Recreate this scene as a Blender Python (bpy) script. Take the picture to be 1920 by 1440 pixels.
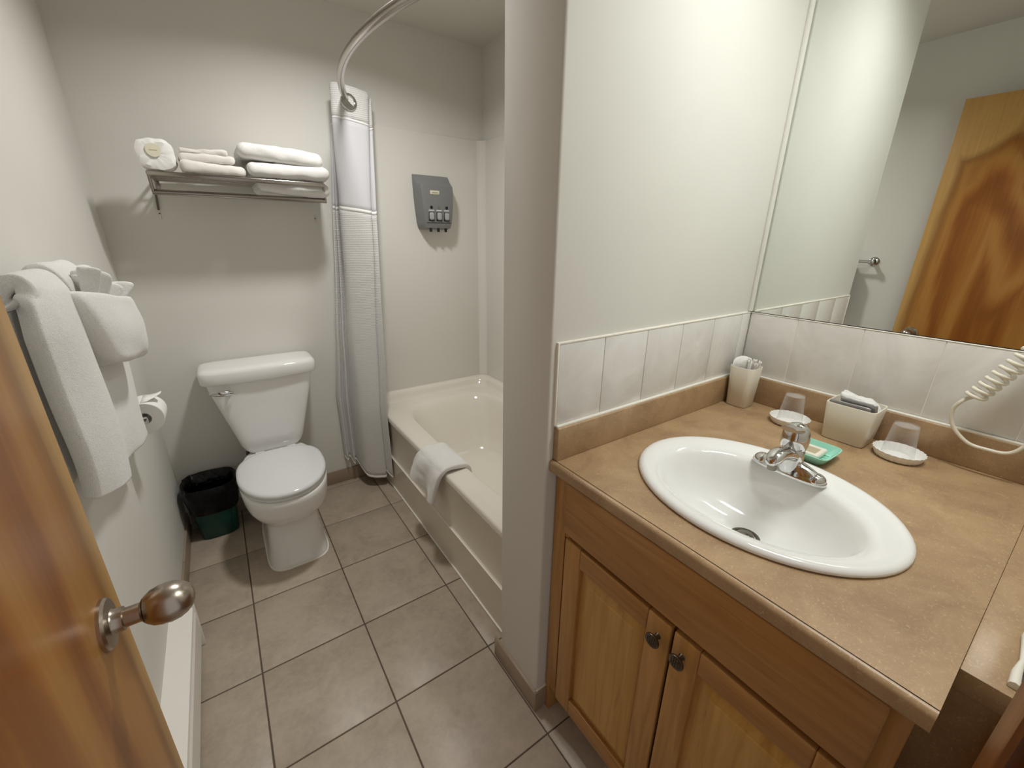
import bpy, bmesh, math, random
from mathutils import Vector, Matrix, noise

random.seed(7)
for o in list(bpy.data.objects):
    bpy.data.objects.remove(o, do_unlink=True)
scene = bpy.context.scene
COL = scene.collection
PI = math.pi

# ------------------------------------------------------------------ camera
YAW, PIT, ROL, FPX = .6083, .3383, .0132, 782.7
CAM = Vector((0, 0, 1.4475))
fw = Vector((math.sin(YAW)*math.cos(PIT), math.cos(YAW)*math.cos(PIT), -math.sin(PIT)))
rt = Vector((math.cos(YAW), -math.sin(YAW), 0))
up = rt.cross(fw)
r2 = rt*math.cos(ROL) + up*math.sin(ROL)
u2 = up*math.cos(ROL) - rt*math.sin(ROL)
cd = bpy.data.cameras.new('camera')
cd.sensor_width = 36.0
cd.lens = 36.0*FPX/1920.0
cd.clip_start = .01
cam = bpy.data.objects.new('camera', cd)
COL.objects.link(cam)
cam.matrix_world = Matrix(((r2.x, u2.x, -fw.x, CAM.x), (r2.y, u2.y, -fw.y, CAM.y),
                           (r2.z, u2.z, -fw.z, CAM.z), (0, 0, 0, 1)))
scene.camera = cam

# ------------------------------------------------------------------ world (the lit bedroom beyond the doorway)
w = bpy.data.worlds.new('world')
scene.world = w
w.use_nodes = True
bg = w.node_tree.nodes['Background']
bg.inputs[0].default_value = (1.0, .98, .96, 1)
bg.inputs[1].default_value = .42
scene.view_settings.view_transform = 'Standard'
scene.view_settings.look = 'None'
scene.view_settings.gamma = 1
scene.view_settings.use_curve_mapping = False
scene.view_settings.exposure = 0.22

CAN_POWER = 10.9
CAN_COL = (1.0, .985, .97)
BAR_POWER = 7.2
BAR_COL = (.97, 1.0, .99)
VLX, VLY = 1.06, .15
CAN_SPREAD, BAR_SPREAD = 152, 140
CNX, CNY = .52, 1.62

# ------------------------------------------------------------------ dimensions
XL, YB, ZC = -.343, 2.447, 2.4505           # left wall, back wall, ceiling
XP, YPF, YPB = .606, .7154, .9185           # partition: left face, front face, back face
XM = 1.4918                                 # mirror plane
XR = 1.464                                  # alcove side wall
YF = -.065                                  # door wall inner face
ZCT, XCF, YCE = .9133, .616, -.014          # counter top, its front, its end
XAP, ZRIM, ZLED = .670, .470, .205          # tub apron

# ------------------------------------------------------------------ materials
def lin(h):
    h = h.lstrip('#')
    out = []
    for i in (0, 2, 4):
        c = int(h[i:i+2], 16)/255.0
        out.append(c/12.92 if c <= .04045 else ((c+.055)/1.055)**2.4)
    return (*out, 1)

class N:
    """small helper around a material's node tree"""
    def __init__(self, name):
        self.m = bpy.data.materials.new(name)
        self.m.use_nodes = True
        self.t = self.m.node_tree
        self.b = self.t.nodes['Principled BSDF']
    def n(self, ty, **kw):
        nd = self.t.nodes.new(ty)
        for k, v in kw.items():
            if k.startswith('i_'):
                nd.inputs[k[2:].replace('_', ' ')].default_value = v
            else:
                setattr(nd, k, v)
        return nd
    def l(self, a, b):
        self.t.links.new(a, b)
    def set(self, **kw):
        for k, v in kw.items():
            self.b.inputs[k.replace('_', ' ')].default_value = v
        return self
    def coord(self, out='Object', scale=(1, 1, 1), loc=(0, 0, 0)):
        tc = self.n('ShaderNodeTexCoord')
        mp = self.n('ShaderNodeMapping')
        mp.inputs['Scale'].default_value = scale
        mp.inputs['Location'].default_value = loc
        self.l(tc.outputs[out], mp.inputs['Vector'])
        return mp.outputs['Vector']
    def noise(self, vec, scale, detail=4, rough=.55, dist=0.0):
        nd = self.n('ShaderNodeTexNoise')
        nd.inputs['Scale'].default_value = scale
        nd.inputs['Detail'].default_value = detail
        nd.inputs['Roughness'].default_value = rough
        nd.inputs['Distortion'].default_value = dist
        if vec is not None:
            self.l(vec, nd.inputs['Vector'])
        return nd.outputs['Fac']
    def ramp(self, fac, stops):
        r = self.n('ShaderNodeValToRGB')
        el = r.color_ramp.elements
        while len(el) < len(stops):
            el.new(.5)
        for e, (p, c) in zip(el, stops):
            e.position = p
            e.color = c
        self.l(fac, r.inputs['Fac'])
        return r.outputs['Color']
    def math(self, op, a, b=None, clamp=False):
        m = self.n('ShaderNodeMath', operation=op)
        m.use_clamp = clamp
        for i, v in enumerate((a, b)):
            if v is None:
                continue
            if isinstance(v, (int, float)):
                m.inputs[i].default_value = v
            else:
                self.l(v, m.inputs[i])
        return m.outputs[0]
    def mix(self, fac, a, b, mode='MIX'):
        m = self.n('ShaderNodeMix', data_type='RGBA', blend_type=mode)
        for key, v in (('Factor', fac), ('A', a), ('B', b)):
            s = [i for i in m.inputs if i.name == key and (key == 'Factor' and i.type == 'VALUE' or i.type == 'RGBA')][0]
            if isinstance(v, (int, float)):
                s.default_value = v
            elif isinstance(v, tuple):
                s.default_value = v
            else:
                self.l(v, s)
        return [o for o in m.outputs if o.type == 'RGBA'][0]
    def bump(self, h, strength=.3, dist=.001):
        b = self.n('ShaderNodeBump')
        b.inputs['Strength'].default_value = strength
        b.inputs['Distance'].default_value = dist
        self.l(h, b.inputs['Height'])
        self.l(b.outputs['Normal'], self.b.inputs['Normal'])
    def col(self, c):
        self.l(c, self.b.inputs['Base Color'])

M = {}
def plain(key, hexc, rough=.5, metal=0.0, spec=.5, bump=None, **kw):
    a = N(key)
    a.set(Base_Color=lin(hexc), Roughness=rough, Metallic=metal)
    a.b.inputs['Specular IOR Level'].default_value = spec
    if bump:
        sc, st, di = bump
        a.bump(a.noise(a.coord(), sc, 3), st, di)
    for k, v in kw.items():
        a.b.inputs[k.replace('_', ' ')].default_value = v
    M[key] = a.m
    return a

def paint(key, hexc, rough=.8):
    a = N(key)
    v = a.coord()
    f = a.noise(v, 2.2, 3)
    base = lin(hexc)
    dk = tuple(c*.965 for c in base[:3]) + (1,)
    a.col(a.ramp(f, [(.35, dk), (.65, base)]))
    a.set(Roughness=rough)
    a.b.inputs['Specular IOR Level'].default_value = .2
    a.bump(a.noise(v, 160, 3), .14, .0006)
    M[key] = a.m
paint('wall_paint', '#DFDDD5')
paint('ceiling_paint', '#DAD6CC', .8)

def stone_tile():
    a = N('floor_tile')
    tc = a.n('ShaderNodeTexCoord')
    oi = a.n('ShaderNodeObjectInfo')
    geo = a.n('ShaderNodeNewGeometry')
    sh = a.n('ShaderNodeVectorMath', operation='SCALE')
    a.l(oi.outputs['Random'], sh.inputs['Scale'])
    sh.inputs[0].default_value = (7, 11, 3)
    ad = a.n('ShaderNodeVectorMath', operation='ADD')
    a.l(geo.outputs['Position'], ad.inputs[0]); a.l(sh.outputs[0], ad.inputs[1])
    v = ad.outputs[0]
    f1 = a.noise(v, 6, 7, .62, .5)
    f2 = a.noise(v, 42, 5, .7)
    c = a.ramp(f1, [(.28, lin('#9A8C7A')), (.5, lin('#B0A18F')), (.72, lin('#C1B29F'))])
    c2 = a.ramp(f2, [(.3, lin('#988B7B')), (.7, lin('#BFB09E'))])
    m = a.mix(.35, c, c2)
    tone = a.math('MULTIPLY_ADD', oi.outputs['Random'], .10)
    tone.node.inputs[2].default_value = .95
    hs = a.n('ShaderNodeHueSaturation')
    a.l(m, hs.inputs['Color']); a.l(tone, hs.inputs['Value'])
    a.col(hs.outputs['Color'])
    a.set(Roughness=.42)
    a.bump(a.math('ADD', f1, a.math('MULTIPLY', f2, .5)), .22, .0012)
    M['floor_tile'] = a.m
stone_tile()
plain('grout', '#5E5348', .9, bump=(300, .4, .001))
plain('baseboard_tile', '#A08E79', .4, bump=(40, .12, .001))

def wall_tile():
    a = N('wall_tile')
    v = a.coord('Object', (1, 1, .6))
    f = a.noise(v, 5, 5, .6, 1.6)
    a.col(a.ramp(f, [(.3, lin('#D6D3CD')), (.5, lin('#E2DFDA')), (.62, lin('#E9E7E2'))]))
    a.set(Roughness=.16)
    a.bump(a.noise(v, 9, 2), .06, .002)
    M['wall_tile'] = a.m
wall_tile()
plain('caulk', '#F1ECE0', .4)
plain('ceramic', '#F1F0ED', .07, spec=.55)
plain('seat_plastic', '#E2E3E3', .13)
plain('tub_enamel', '#E6E0D3', .14, bump=(3, .02, .002))
plain('apron_enamel', '#DDD4C4', .28)
plain('surround_acrylic', '#E2DFD7', .22)
plain('chrome', '#D6D6D6', .06, 1.0)
plain('rod_metal', '#B9B3AB', .2, 1.0)
plain('rack_metal', '#A7A19A', .2, 1.0)
plain('brushed_nickel', '#B3A89C', .28, 1.0, bump=(220, .05, .0005))
plain('dark_nickel', '#6B6257', .38, 1.0)
plain('black_hole', '#0C0C0C', .4)
plain('drain_metal', '#8B867C', .2, 1.0)
plain('bin_green', '#0B463C', .38)
def liner():
    a = plain('bin_liner', '#030304', .2, spec=.28)
    v = a.coord()
    a.bump(a.noise(v, 30, 4, .5, 1.2), .6, .010)
liner()
plain('dispenser_grey', '#7C7D7C', .35)
plain('dispenser_light', '#A9AAAA', .3)
plain('cream_label', '#D9D4BC', .5)
plain('sticker_paper', '#E4DFC8', .6)
plain('white_print', '#E4E4E2', .5)
plain('heater_white', '#EFEBE3', .4)
plain('heater_slot', '#8E8B86', .6)
plain('cream_plastic', '#E3DCCB', .3)
plain('mint_plastic', '#9FDCC6', .3)
plain('soap_wrap', '#E9E2D2', .35, bump=(60, .4, .002))
plain('soap_print', '#B9A98C', .45)
plain('paper_white', '#F2F0EC', .7, bump=(60, .25, .001))
plain('cotton', '#F4F2EE', .95, bump=(180, .5, .001))
plain('foil_grey', '#A7A6A5', .25, .55, bump=(30, .3, .002))
plain('cord_white', '#E6DFCD', .4)
plain('copper_pipe', '#5A4A40', .35, .6)
plain('lamp_white', '#F4F2EC', .5)
plain('coaster_paper', '#F3F1EC', .6)

def terry(key, hexc, sc=620, big=30):
    a = N(key)
    v = a.coord()
    f = a.noise(v, sc, 2)
    g = a.noise(v, big, 4, .6)
    base = lin(hexc)
    dk = tuple(c*.86 for c in base[:3]) + (1,)
    a.col(a.ramp(f, [(.3, dk), (.62, base)]))
    a.set(Roughness=.95)
    a.b.inputs['Specular IOR Level'].default_value = .1
    a.b.inputs['Sheen Weight'].default_value = .25
    a.bump(a.math('ADD', f, a.math('MULTIPLY', g, 1.3)), .5, .0025)
    M[key] = a.m
terry('terry', '#EFEDE9')
terry('terry_cream', '#EEEAE3')

def clear_plastic():
    a = N('clear_plastic')
    a.set(Base_Color=(.9, .9, .9, 1), Roughness=.08)
    tr_ = a.n('ShaderNodeBsdfTransparent')
    mx = a.n('ShaderNodeMixShader')
    fr_ = a.n('ShaderNodeLayerWeight')
    fr_.inputs['Blend'].default_value = .35
    a.l(a.math('MULTIPLY_ADD', fr_.outputs['Facing'], .24), mx.inputs[0])
    mx.inputs[0].links[0].from_node.inputs[2].default_value = .02
    a.l(tr_.outputs[0], mx.inputs[1]); a.l(a.b.outputs[0], mx.inputs[2])
    out = [q for q in a.t.nodes if q.type == 'OUTPUT_MATERIAL'][0]
    a.l(mx.outputs[0], out.inputs['Surface'])
    M['clear_plastic'] = a.m
clear_plastic()

def mirror():
    a = N('mirror_glass')
    a.set(Base_Color=(.88, .905, .875, 1), Roughness=.0, Metallic=1.0)
    M['mirror_glass'] = a.m
mirror()

def waffle(key, cell, hexc, depth=.6):
    a = N(key)
    uv = a.n('ShaderNodeUVMap')
    sp = a.n('ShaderNodeSeparateXYZ')
    a.l(uv.outputs[0], sp.inputs[0])
    k = 2*PI/cell
    sx = a.math('SINE', a.math('MULTIPLY', sp.outputs[0], k))
    sy = a.math('SINE', a.math('MULTIPLY', sp.outputs[1], k))
    h = a.math('MAXIMUM', sx, sy)
    a.col(a.ramp(a.math('MULTIPLY_ADD', h, .5), [(.2, lin('#CFCDCA')), (.8, lin(hexc))]))
    a.set(Roughness=.8)
    a.bump(h, depth, .0015)
    M[key] = a.m
waffle('curtain_waffle', .0085, '#E4E3E0')
plain('curtain_sheer', '#D6D6D9', .55, bump=(14, .1, .004))
plain('curtain_hem', '#F4F3F0', .7)

def laminate():
    a = N('counter_laminate')
    v = a.coord()
    f = a.noise(v, 9, 5, .6, .6)
    fib = a.noise(a.coord('Object', (1, 1, 1)), 70, 4, .75, 4.0)
    base = a.ramp(f, [(.3, lin('#97785A')), (.5, lin('#A98B68')), (.7, lin('#B69873'))])
    fibm = a.ramp(fib, [(.56, (0, 0, 0, 1)), (.64, (1, 1, 1, 1))])
    fm = a.math('MULTIPLY', fibm, .5)
    c = a.mix(fm, base, lin('#D1B78E'))
    a.col(c)
    a.set(Roughness=.36)
    a.bump(fib, .05, .0006)
    M['counter_laminate'] = a.m
laminate()

def maple(key, c0, c1, c2, along='z'):
    a = N(key)
    sc = {'z': (16, 16, 1.1), 'y': (16, 1.1, 16)}[along]
    v = a.coord('Object', sc)
    f = a.noise(v, 3.2, 5, .6, .8)
    fine = a.noise(a.coord('Object', tuple(s*9 for s in sc)), 3, 3, .6)
    c = a.ramp(f, [(.3, lin(c0)), (.5, lin(c1)), (.72, lin(c2))])
    a.col(a.mix(a.math('MULTIPLY', fine, .22), c, lin(c0)))
    a.set(Roughness=.36)
    a.b.inputs['Specular IOR Level'].default_value = .4
    a.bump(fine, .05, .0006)
    M[key] = a.m
maple('maple_vertical', '#A4743C', '#B6884C', '#C4975A', 'z')
maple('maple_panel', '#B18243', '#C39650', '#CFA35E', 'z')
maple('maple_horizontal', '#9A6B39', '#AC7D45', '#B98B54', 'y')
maple('casing_wood', '#5A3416', '#75461F', '#8B572B', 'z')

def door_veneer():
    """flat-cut veneer: pale sapwood along the edges and top, brown heart with a jagged cathedral top"""
    a = N('door_veneer')
    tc = a.n('ShaderNodeTexCoord')
    sp = a.n('ShaderNodeSeparateXYZ')
    a.l(tc.outputs['Object'], sp.inputs[0])
    U, Z = sp.outputs[1], sp.outputs[2]            # U: 0 at the hinge, .76 at the latch edge
    big = a.noise(a.coord('Object', (1, 1, .5), (0, 3.1, 0)), 3.0, 2, .5, .4)
    med = a.noise(a.coord('Object', (1, 1, .22), (0, 8.2, 0)), 6.5, 3, .5, .5)
    grain = a.noise(a.coord('Object', (1, 1, .03)), 120, 4, .6)
    bigc = a.math('SUBTRACT', big, .5)
    medc = a.math('SUBTRACT', med, .5)
    # distance to the heart: broad below, closing to a scalloped top
    du = a.math('ABSOLUTE', a.math('SUBTRACT', U, .41))
    side = a.math('SUBTRACT', a.math('ADD', .292, a.math('MULTIPLY', a.math('SUBTRACT', 1.5, Z), .03)), du)
    side = a.math('ADD', side, a.math('MULTIPLY', medc, .06))
    top = a.math('SUBTRACT', 1.80, Z)
    top = a.math('ADD', top, a.math('MULTIPLY', a.math('SINE', a.math('MULTIPLY', U, 27.0)), .075))
    top = a.math('ADD', top, a.math('MULTIPLY', bigc, .9))
    d = a.math('MINIMUM', side, a.math('MULTIPLY', top, .45))
    heart = a.ramp(a.math('ADD', a.math('MULTIPLY', d, 10.0), .5), [(.44, (0, 0, 0, 1)), (.58, (1, 1, 1, 1))])
    # growth rings follow the outline of the heart, a few broad ones
    ph = a.math('ADD', a.math('MULTIPLY', d, 46.0), a.math('MULTIPLY', medc, 7.0))
    rings = a.math('MULTIPLY_ADD', a.math('SINE', ph), .5)
    rings.node.inputs[2].default_value = .5
    edge = a.math('SUBTRACT', 1.0, a.math('MULTIPLY', a.math('ABSOLUTE', d), 40.0), True)
    pale = a.ramp(grain, [(.3, lin('#BB9052')), (.7, lin('#C89E60'))])
    dark = a.ramp(a.math('ADD', a.math('MULTIPLY', rings, .62), a.math('MULTIPLY', grain, .42)), [(.2, lin('#8A5220')), (.5, lin('#A0662B')), (.85, lin('#B07C3C'))])
    c = a.mix(heart, pale, dark)
    c = a.mix(a.math('MULTIPLY', edge, .55), c, lin('#6F4119'))
    a.col(c)
    a.set(Roughness=.32)
    a.b.inputs['Specular IOR Level'].default_value = .3
    a.bump(grain, .04, .0005)
    M['door_veneer'] = a.m
door_veneer()

def emit(key, col, strength):
    a = N(key)
    a.b.inputs['Emission Color'].default_value = (*col, 1)
    a.b.inputs['Emission Strength'].default_value = strength
    M[key] = a.m

# ------------------------------------------------------------------ object helpers
def tag(o, label=None, cat=None, group=None, kind=None):
    if label: o['label'] = label
    if cat: o['category'] = cat
    if group: o['group'] = group
    if kind: o['kind'] = kind
    return o

def link(name, me, mat, parent=None, smooth=True):
    o = bpy.data.objects.new(name, me)
    COL.objects.link(o)
    if mat:
        me.materials.clear()
        me.materials.append(M[mat])
    if smooth:
        for p in me.polygons:
            p.use_smooth = True
    if parent:
        o.parent = parent
        o.matrix_parent_inverse = Matrix.Translation(parent.location).inverted() if parent.rotation_euler == Vector((0, 0, 0)) or True else o.matrix_parent_inverse
    return o

def empty(name, loc):
    o = bpy.data.objects.new(name, None)
    o.location = loc
    o.empty_display_size = .05
    COL.objects.link(o)
    return o

def bm_obj(name, bm, mat, parent=None, smooth=True, angle=None):
    me = bpy.data.meshes.new(name)
    bmesh.ops.recalc_face_normals(bm, faces=bm.faces)
    bm.to_mesh(me)
    bm.free()
    o = link(name, me, mat, parent, smooth)
    if angle is not None:
        for e in me.edges:
            pass
        me.set_sharp_from_angle(angle=math.radians(angle))
    return o

def box_bm(x0, x1, y0, y1, z0, z1, bev=0.0, seg=2, bm=None):
    own = bm is None
    if own:
        bm = bmesh.new()
    g = bmesh.ops.create_cube(bm, size=1)
    vs = g['verts']
    for v in vs:
        v.co = Vector((x0 if v.co.x < 0 else x1, y0 if v.co.y < 0 else y1, z0 if v.co.z < 0 else z1))
    if bev > 0:
        es = list({e for v in vs for e in v.link_edges})
        bmesh.ops.bevel(bm, geom=es, offset=bev, segments=seg, profile=.5, affect='EDGES')
    return bm

def box(name, x0, x1, y0, y1, z0, z1, mat, parent=None, bev=0.0, seg=2):
    return bm_obj(name, box_bm(x0, x1, y0, y1, z0, z1, bev, seg), mat, parent, True, 35)

def mesh(name, vs, fs, mat, parent=None, smooth=True, angle=None):
    me = bpy.data.meshes.new(name)
    me.from_pydata([tuple(v) for v in vs], [], fs)
    bm = bmesh.new(); bm.from_mesh(me)
    bmesh.ops.recalc_face_normals(bm, faces=bm.faces)
    bm.to_mesh(me); bm.free()
    o = link(name, me, mat, parent, smooth)
    if angle is not None:
        me.set_sharp_from_angle(angle=math.radians(angle))
    return o

def loft(name, rings, mat, parent=None, cap0=True, cap1=True, angle=50, closed=True):
    n = len(rings[0])
    vs = [p for r in rings for p in r]
    fs = []
    for i in range(len(rings)-1):
        for j in range(n if closed else n-1):
            k = (j+1) % n
            fs.append((i*n+j, i*n+k, (i+1)*n+k, (i+1)*n+j))
    if cap0: fs.append(tuple(range(n)))
    if cap1: fs.append(tuple((len(rings)-1)*n+j for j in range(n)))
    return mesh(name, vs, fs, mat, parent, True, angle)

def srect(cx, cy, z, hx, hy, n=4.0, k=48, hyb=None):
    """superellipse ring in a z plane (hyb: other half length towards +y)"""
    out = []
    for i in range(k):
        t = 2*PI*i/k
        c, s = math.cos(t), math.sin(t)
        h = hy if s < 0 or hyb is None else hyb
        out.append((cx + hx*math.copysign(abs(c)**(2/n), c), cy + h*math.copysign(abs(s)**(2/n), s), z))
    return out

def lathe(name, prof, mat, parent=None, origin=(0, 0, 0), axis='z', k=32, angle=40, cap0=True, cap1=True):
    rings = []
    for r, h in prof:
        ring = []
        for i in range(k):
            t = 2*PI*i/k
            a, b = r*math.cos(t), r*math.sin(t)
            p = {'z': (a, b, h), 'x': (h, a, b), 'y': (b, h, a)}[axis]
            ring.append((p[0]+origin[0], p[1]+origin[1], p[2]+origin[2]))
        rings.append(ring)
    return loft(name, rings, mat, parent, cap0, cap1, angle)

def smooth_path(pts, sub=8, closed=False):
    P = [Vector(p) for p in pts]
    out = []
    n = len(P)
    for i in range(n-1):
        p0, p1, p2, p3 = P[max(i-1, 0)], P[i], P[i+1], P[min(i+2, n-1)]
        for s in range(sub):
            t = s/sub
            out.append(.5*((2*p1)+(p2-p0)*t+(2*p0-5*p1+4*p2-p3)*t*t+(3*p1-p0-3*p2+p3)*t**3))
    out.append(P[-1])
    return out

def tube(name, pts, rad, mat, parent=None, k=12, cap=True):
    P = [Vector(p) for p in pts]
    rr = rad if isinstance(rad, (list, tuple)) else [rad]*len(P)
    rings = []
    nrm = None
    for i, p in enumerate(P):
        t = (P[min(i+1, len(P)-1)] - P[max(i-1, 0)]).normalized()
        if nrm is None:
            a = Vector((0, 0, 1)) if abs(t.z) < .9 else Vector((1, 0, 0))
            nrm = t.cross(a).normalized()
        nrm = (nrm - t*nrm.dot(t)).normalized()
        b = t.cross(nrm)
        rings.append([tuple(p + rr[i]*(nrm*math.cos(2*PI*j/k) + b*math.sin(2*PI*j/k))) for j in range(k)])
    return loft(name, rings, mat, parent, cap, cap, 60)

def nz(p, s, seed=0):
    return noise.noise(Vector((p[0]*s+seed, p[1]*s+seed*1.7, p[2]*s-seed)))

def cushion(name, x0, x1, y0, y1, z0, z1, r, mat, parent=None, amp=.004, fr=14, seed=0, sag=None, nx=26, ny=14, nz_=8, front_groove=False):
    """soft folded cloth block: rounded box with noise; sag(x,y)->dz"""
    bm = bmesh.new()
    cx, cy, cz = (x0+x1)/2, (y0+y1)/2, (z0+z1)/2
    hx, hy, hz = (x1-x0)/2, (y1-y0)/2, (z1-z0)/2
    faces = []
    cache = {}
    def V(a, b, c):
        key = (round(a, 5), round(b, 5), round(c, 5))
        if key in cache:
            return cache[key]
        p = Vector((a*hx, b*hy, c*hz))
        q = Vector((max(-hx+r, min(hx-r, p.x)), max(-hy+r, min(hy-r, p.y)), max(-hz+min(r, hz*.98), min(hz-min(r, hz*.98), p.z))))
        d = p-q
        if d.length > 1e-9:
            p = q + d.normalized()*min(r, hz if abs(d.z) > 0 and r > hz else r)
        world = Vector((cx, cy, cz)) + p
        dsp = amp*(nz(world, fr, seed) + .5*nz(world, fr*2.3, seed+5))
        nn = d.normalized() if d.length > 1e-9 else Vector((0, 0, 1))
        world += nn*dsp
        if front_groove and b < -.6:
            world.y += .006*math.exp(-((c)/.18)**2)
        if sag:
            world.z += sag(world.x, world.y)
        cache[key] = bm.verts.new(world)
        return cache[key]
    def grid(f, n1, n2):
        for i in range(n1):
            for j in range(n2):
                u0, u1 = -1+2*i/n1, -1+2*(i+1)/n1
                w0, w1 = -1+2*j/n2, -1+2*(j+1)/n2
                faces.append([f(u0, w0), f(u1, w0), f(u1, w1), f(u0, w1)])
    for sgn in (-1, 1):
        grid(lambda u, v: V(u, v, sgn), nx, ny)
        grid(lambda u, v: V(u, sgn, v), nx, nz_)
        grid(lambda u, v: V(sgn, u, v), ny, nz_)
    for f in faces:
        try:
            bm.faces.new(f)
        except ValueError:
            pass
    return bm_obj(name, bm, mat, parent, True)

def struct(o):
    o['kind'] = 'structure'
    return o

def union(o, parent):
    o.parent = parent
    return o

# ================================================================== STRUCTURE
# ---- floor: grout bed with individual tiles
floor = struct(box('floor', XL-.1, XM+.02, -.62, YB+.1, -.06, -.003, 'grout'))
GX0, GY0, GP, GR = -.112, .635, .353, .0045
tile_cache = {}
def floor_tile(x0, x1, y0, y1):
    if x1-x0 < .01 or y1-y0 < .01:
        return
    w_, d_ = round(x1-x0, 3), round(y1-y0, 3)
    if (w_, d_) not in tile_cache:
        me = bpy.data.meshes.new('floor_tile')
        bm = box_bm(-w_/2, w_/2, -d_/2, d_/2, -.008, 0, .0018, 2)
        bm.to_mesh(me); bm.free()
        me.materials.append(M['floor_tile'])
        for p in me.polygons: p.use_smooth = True
        me.set_sharp_from_angle(angle=math.radians(60))
        tile_cache[(w_, d_)] = me
    o = bpy.data.objects.new('floor_tile', tile_cache[(w_, d_)])
    COL.objects.link(o)
    o.location = ((x0+x1)/2, (y0+y1)/2, random.uniform(-.0006, .0002))
    o.parent = floor
for i in range(-1, 5):
    for j in range(-4, 6):
        x0, x1 = GX0+i*GP+GR/2, GX0+(i+1)*GP-GR/2
        y0, y1 = GY0+j*GP+GR/2, GY0+(j+1)*GP-GR/2
        x0, x1 = max(x0, XL+.002), min(x1, XM)
        y0, y1 = max(y0, -.6), min(y1, YB-.002)
        if x0 > .66 and y0 > .6:
            continue
        if y1 > YPF and x1 > XAP and y0 > YPF-.05:
            x1 = min(x1, XAP)
        floor_tile(x0, x1, y0, y1)

# ---- walls, ceiling
def wall(name, *a, bev=0):
    return struct(box(name, *a, 'wall_paint', None, bev, 3))
wall('wall_left', XL-.1, XL, -.185, YB+.1, -.06, ZC+.1)
wall('wall_back', XL, XM+.12, YB, YB+.1, -.06, ZC+.1)
wall('wall_right', XM+.004, XM+.12, -.185, YPF+.01, -.06, ZC+.1)
wall('wall_alcove', XR, XM+.12, YPB-.01, YB, -.06, ZC+.1)
wall('wall_middle', XP, XM+.12, YPF, YPB, -.02, ZC+.001, bev=.007)
struct(box('ceiling', XL-.1, XM+.12, -.185, YB+.1, ZC, ZC+.1, 'ceiling_paint'))
# door wall with its opening
DX0, DX1, DH = -.205, .475, 2.13
bm = box_bm(XL, DX0, YF-.12, YF, -.02, ZC)
box_bm(DX1, XM+.004, YF-.12, YF, -.02, ZC, bm=bm)
box_bm(DX0, DX1, YF-.12, YF, DH, ZC, bm=bm)
struct(bm_obj('wall_front', bm, 'wall_paint', None, False))

# ---- door casing (dark stained) on the latch side
tr = struct(empty('trim_1', (DX1, YF, 0)))
prof = [(0, 0), (0, .010), (.006, .014), (.012, .010), (.020, .013), (.040, .0155), (.056, .0175), (.064, .0185), (.070, .016), (.070, 0)]
vs, fs = [], []
for z in (0.0, DH+.07):
    for (a, b) in prof:
        vs.append((DX1+.012+a, YF+b, z))
n = len(prof)
fs = [tuple(range(n)), tuple(range(n, 2*n))] + [(i, (i+1) % n, n+(i+1) % n, n+i) for i in range(n)]
mesh('casing_board', vs, fs, 'casing_wood', tr, True, 20)
box('jamb_board', DX1-.012, DX1+.012, YF-.12, YF+.002, 0, DH, 'casing_wood', tr, .002)

# ---- tile baseboards (cut tiles standing on edge)
def baseboard(name, segs, axis, loc, h=.083, t=.009):
    e = struct(empty(name, loc))
    for (a, b, fixed, sgn) in segs:
        k = max(1, round((b-a)/GP))
        for i in range(k):
            p0, p1 = a+(b-a)*i/k+.0015, a+(b-a)*(i+1)/k-.0015
            if axis == 'y' or axis == 'mixed' and sgn in (-1, 1) and fixed in (XL, XP):
                x0, x1 = sorted((fixed, fixed+sgn*t))
                box('baseboard_tile', x0, x1, p0, p1, 0, h, 'baseboard_tile', e, .0015)
            else:
                y0, y1 = sorted((fixed, fixed+sgn*t))
                box('baseboard_tile', p0, p1, y0, y1, 0, h, 'baseboard_tile', e, .0015)
    return e
baseboard('baseboard_left', [(1.60, YB-.01, XL, 1)], 'y', (XL, 1.6, 0))
baseboard('baseboard_back', [(XL+.01, XAP-.004, YB, -1)], 'x', (XL, YB, 0))
bb = baseboard('baseboard_middle', [(YPF-.009, YPB+.03, XP, -1)], 'y', (XP, YPF, 0))
box('baseboard_tile', XP-.0085, .70, YPF-.009, YPF, 0, .083, 'baseboard_tile', bb, .0015)
box('caulk_line', XP-.0065, XP+.001, YPF-.006, YPB+.03, .083, .0855, 'baseboard_tile', bb, .001)
box('caulk_line', XP-.002, .70, YPF-.0065, YPF+.001, .083, .0855, 'caulk', bb, .001)

# ================================================================== DOOR
door = struct(empty('door_1', (-.2175, -.05, 0)))
leaf = box('door_leaf', -.0175, .0175, 0, .7605, .012, 2.113, 'door_veneer', None, .002)
leaf.parent = door
KY, KZ = .6335-(-.05), .965
def knob_set(side):
    s = side
    kn = lathe('door_knob', [(.0, .0175*s+.0), (.0335, .0175*s), (.0335, (.0175+.004)*s), (.031, (.0175+.007)*s), (.017, (.0175+.0085)*s), (.0155, (.0175+.011)*s),
                        (.0155, (.0175+.020)*s), (.0125, (.0175+.021)*s), (.0125, (.0175+.037)*s), (.0165, (.0175+.040)*s)], 'brushed_nickel', None, (0, KY, KZ), 'x', 40, 35, False, False)
    kn.parent = door
    # egg knob
    rings = []
    prof = [(.012, .038), (.0185, .042), (.0235, .049), (.0262, .058), (.0268, .067), (.0252, .077), (.0215, .085), (.0155, .0915), (.008, .095), (.001, .0962)]
    eg = lathe('knob_grip', [(r, (.0175+h)*s) for r, h in prof], 'brushed_nickel', None, (0, KY, KZ), 'x', 40, 60, True, True)
    eg.parent = kn
    rings
    return kn
knob_set(1)
knob_set(-1)
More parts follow.
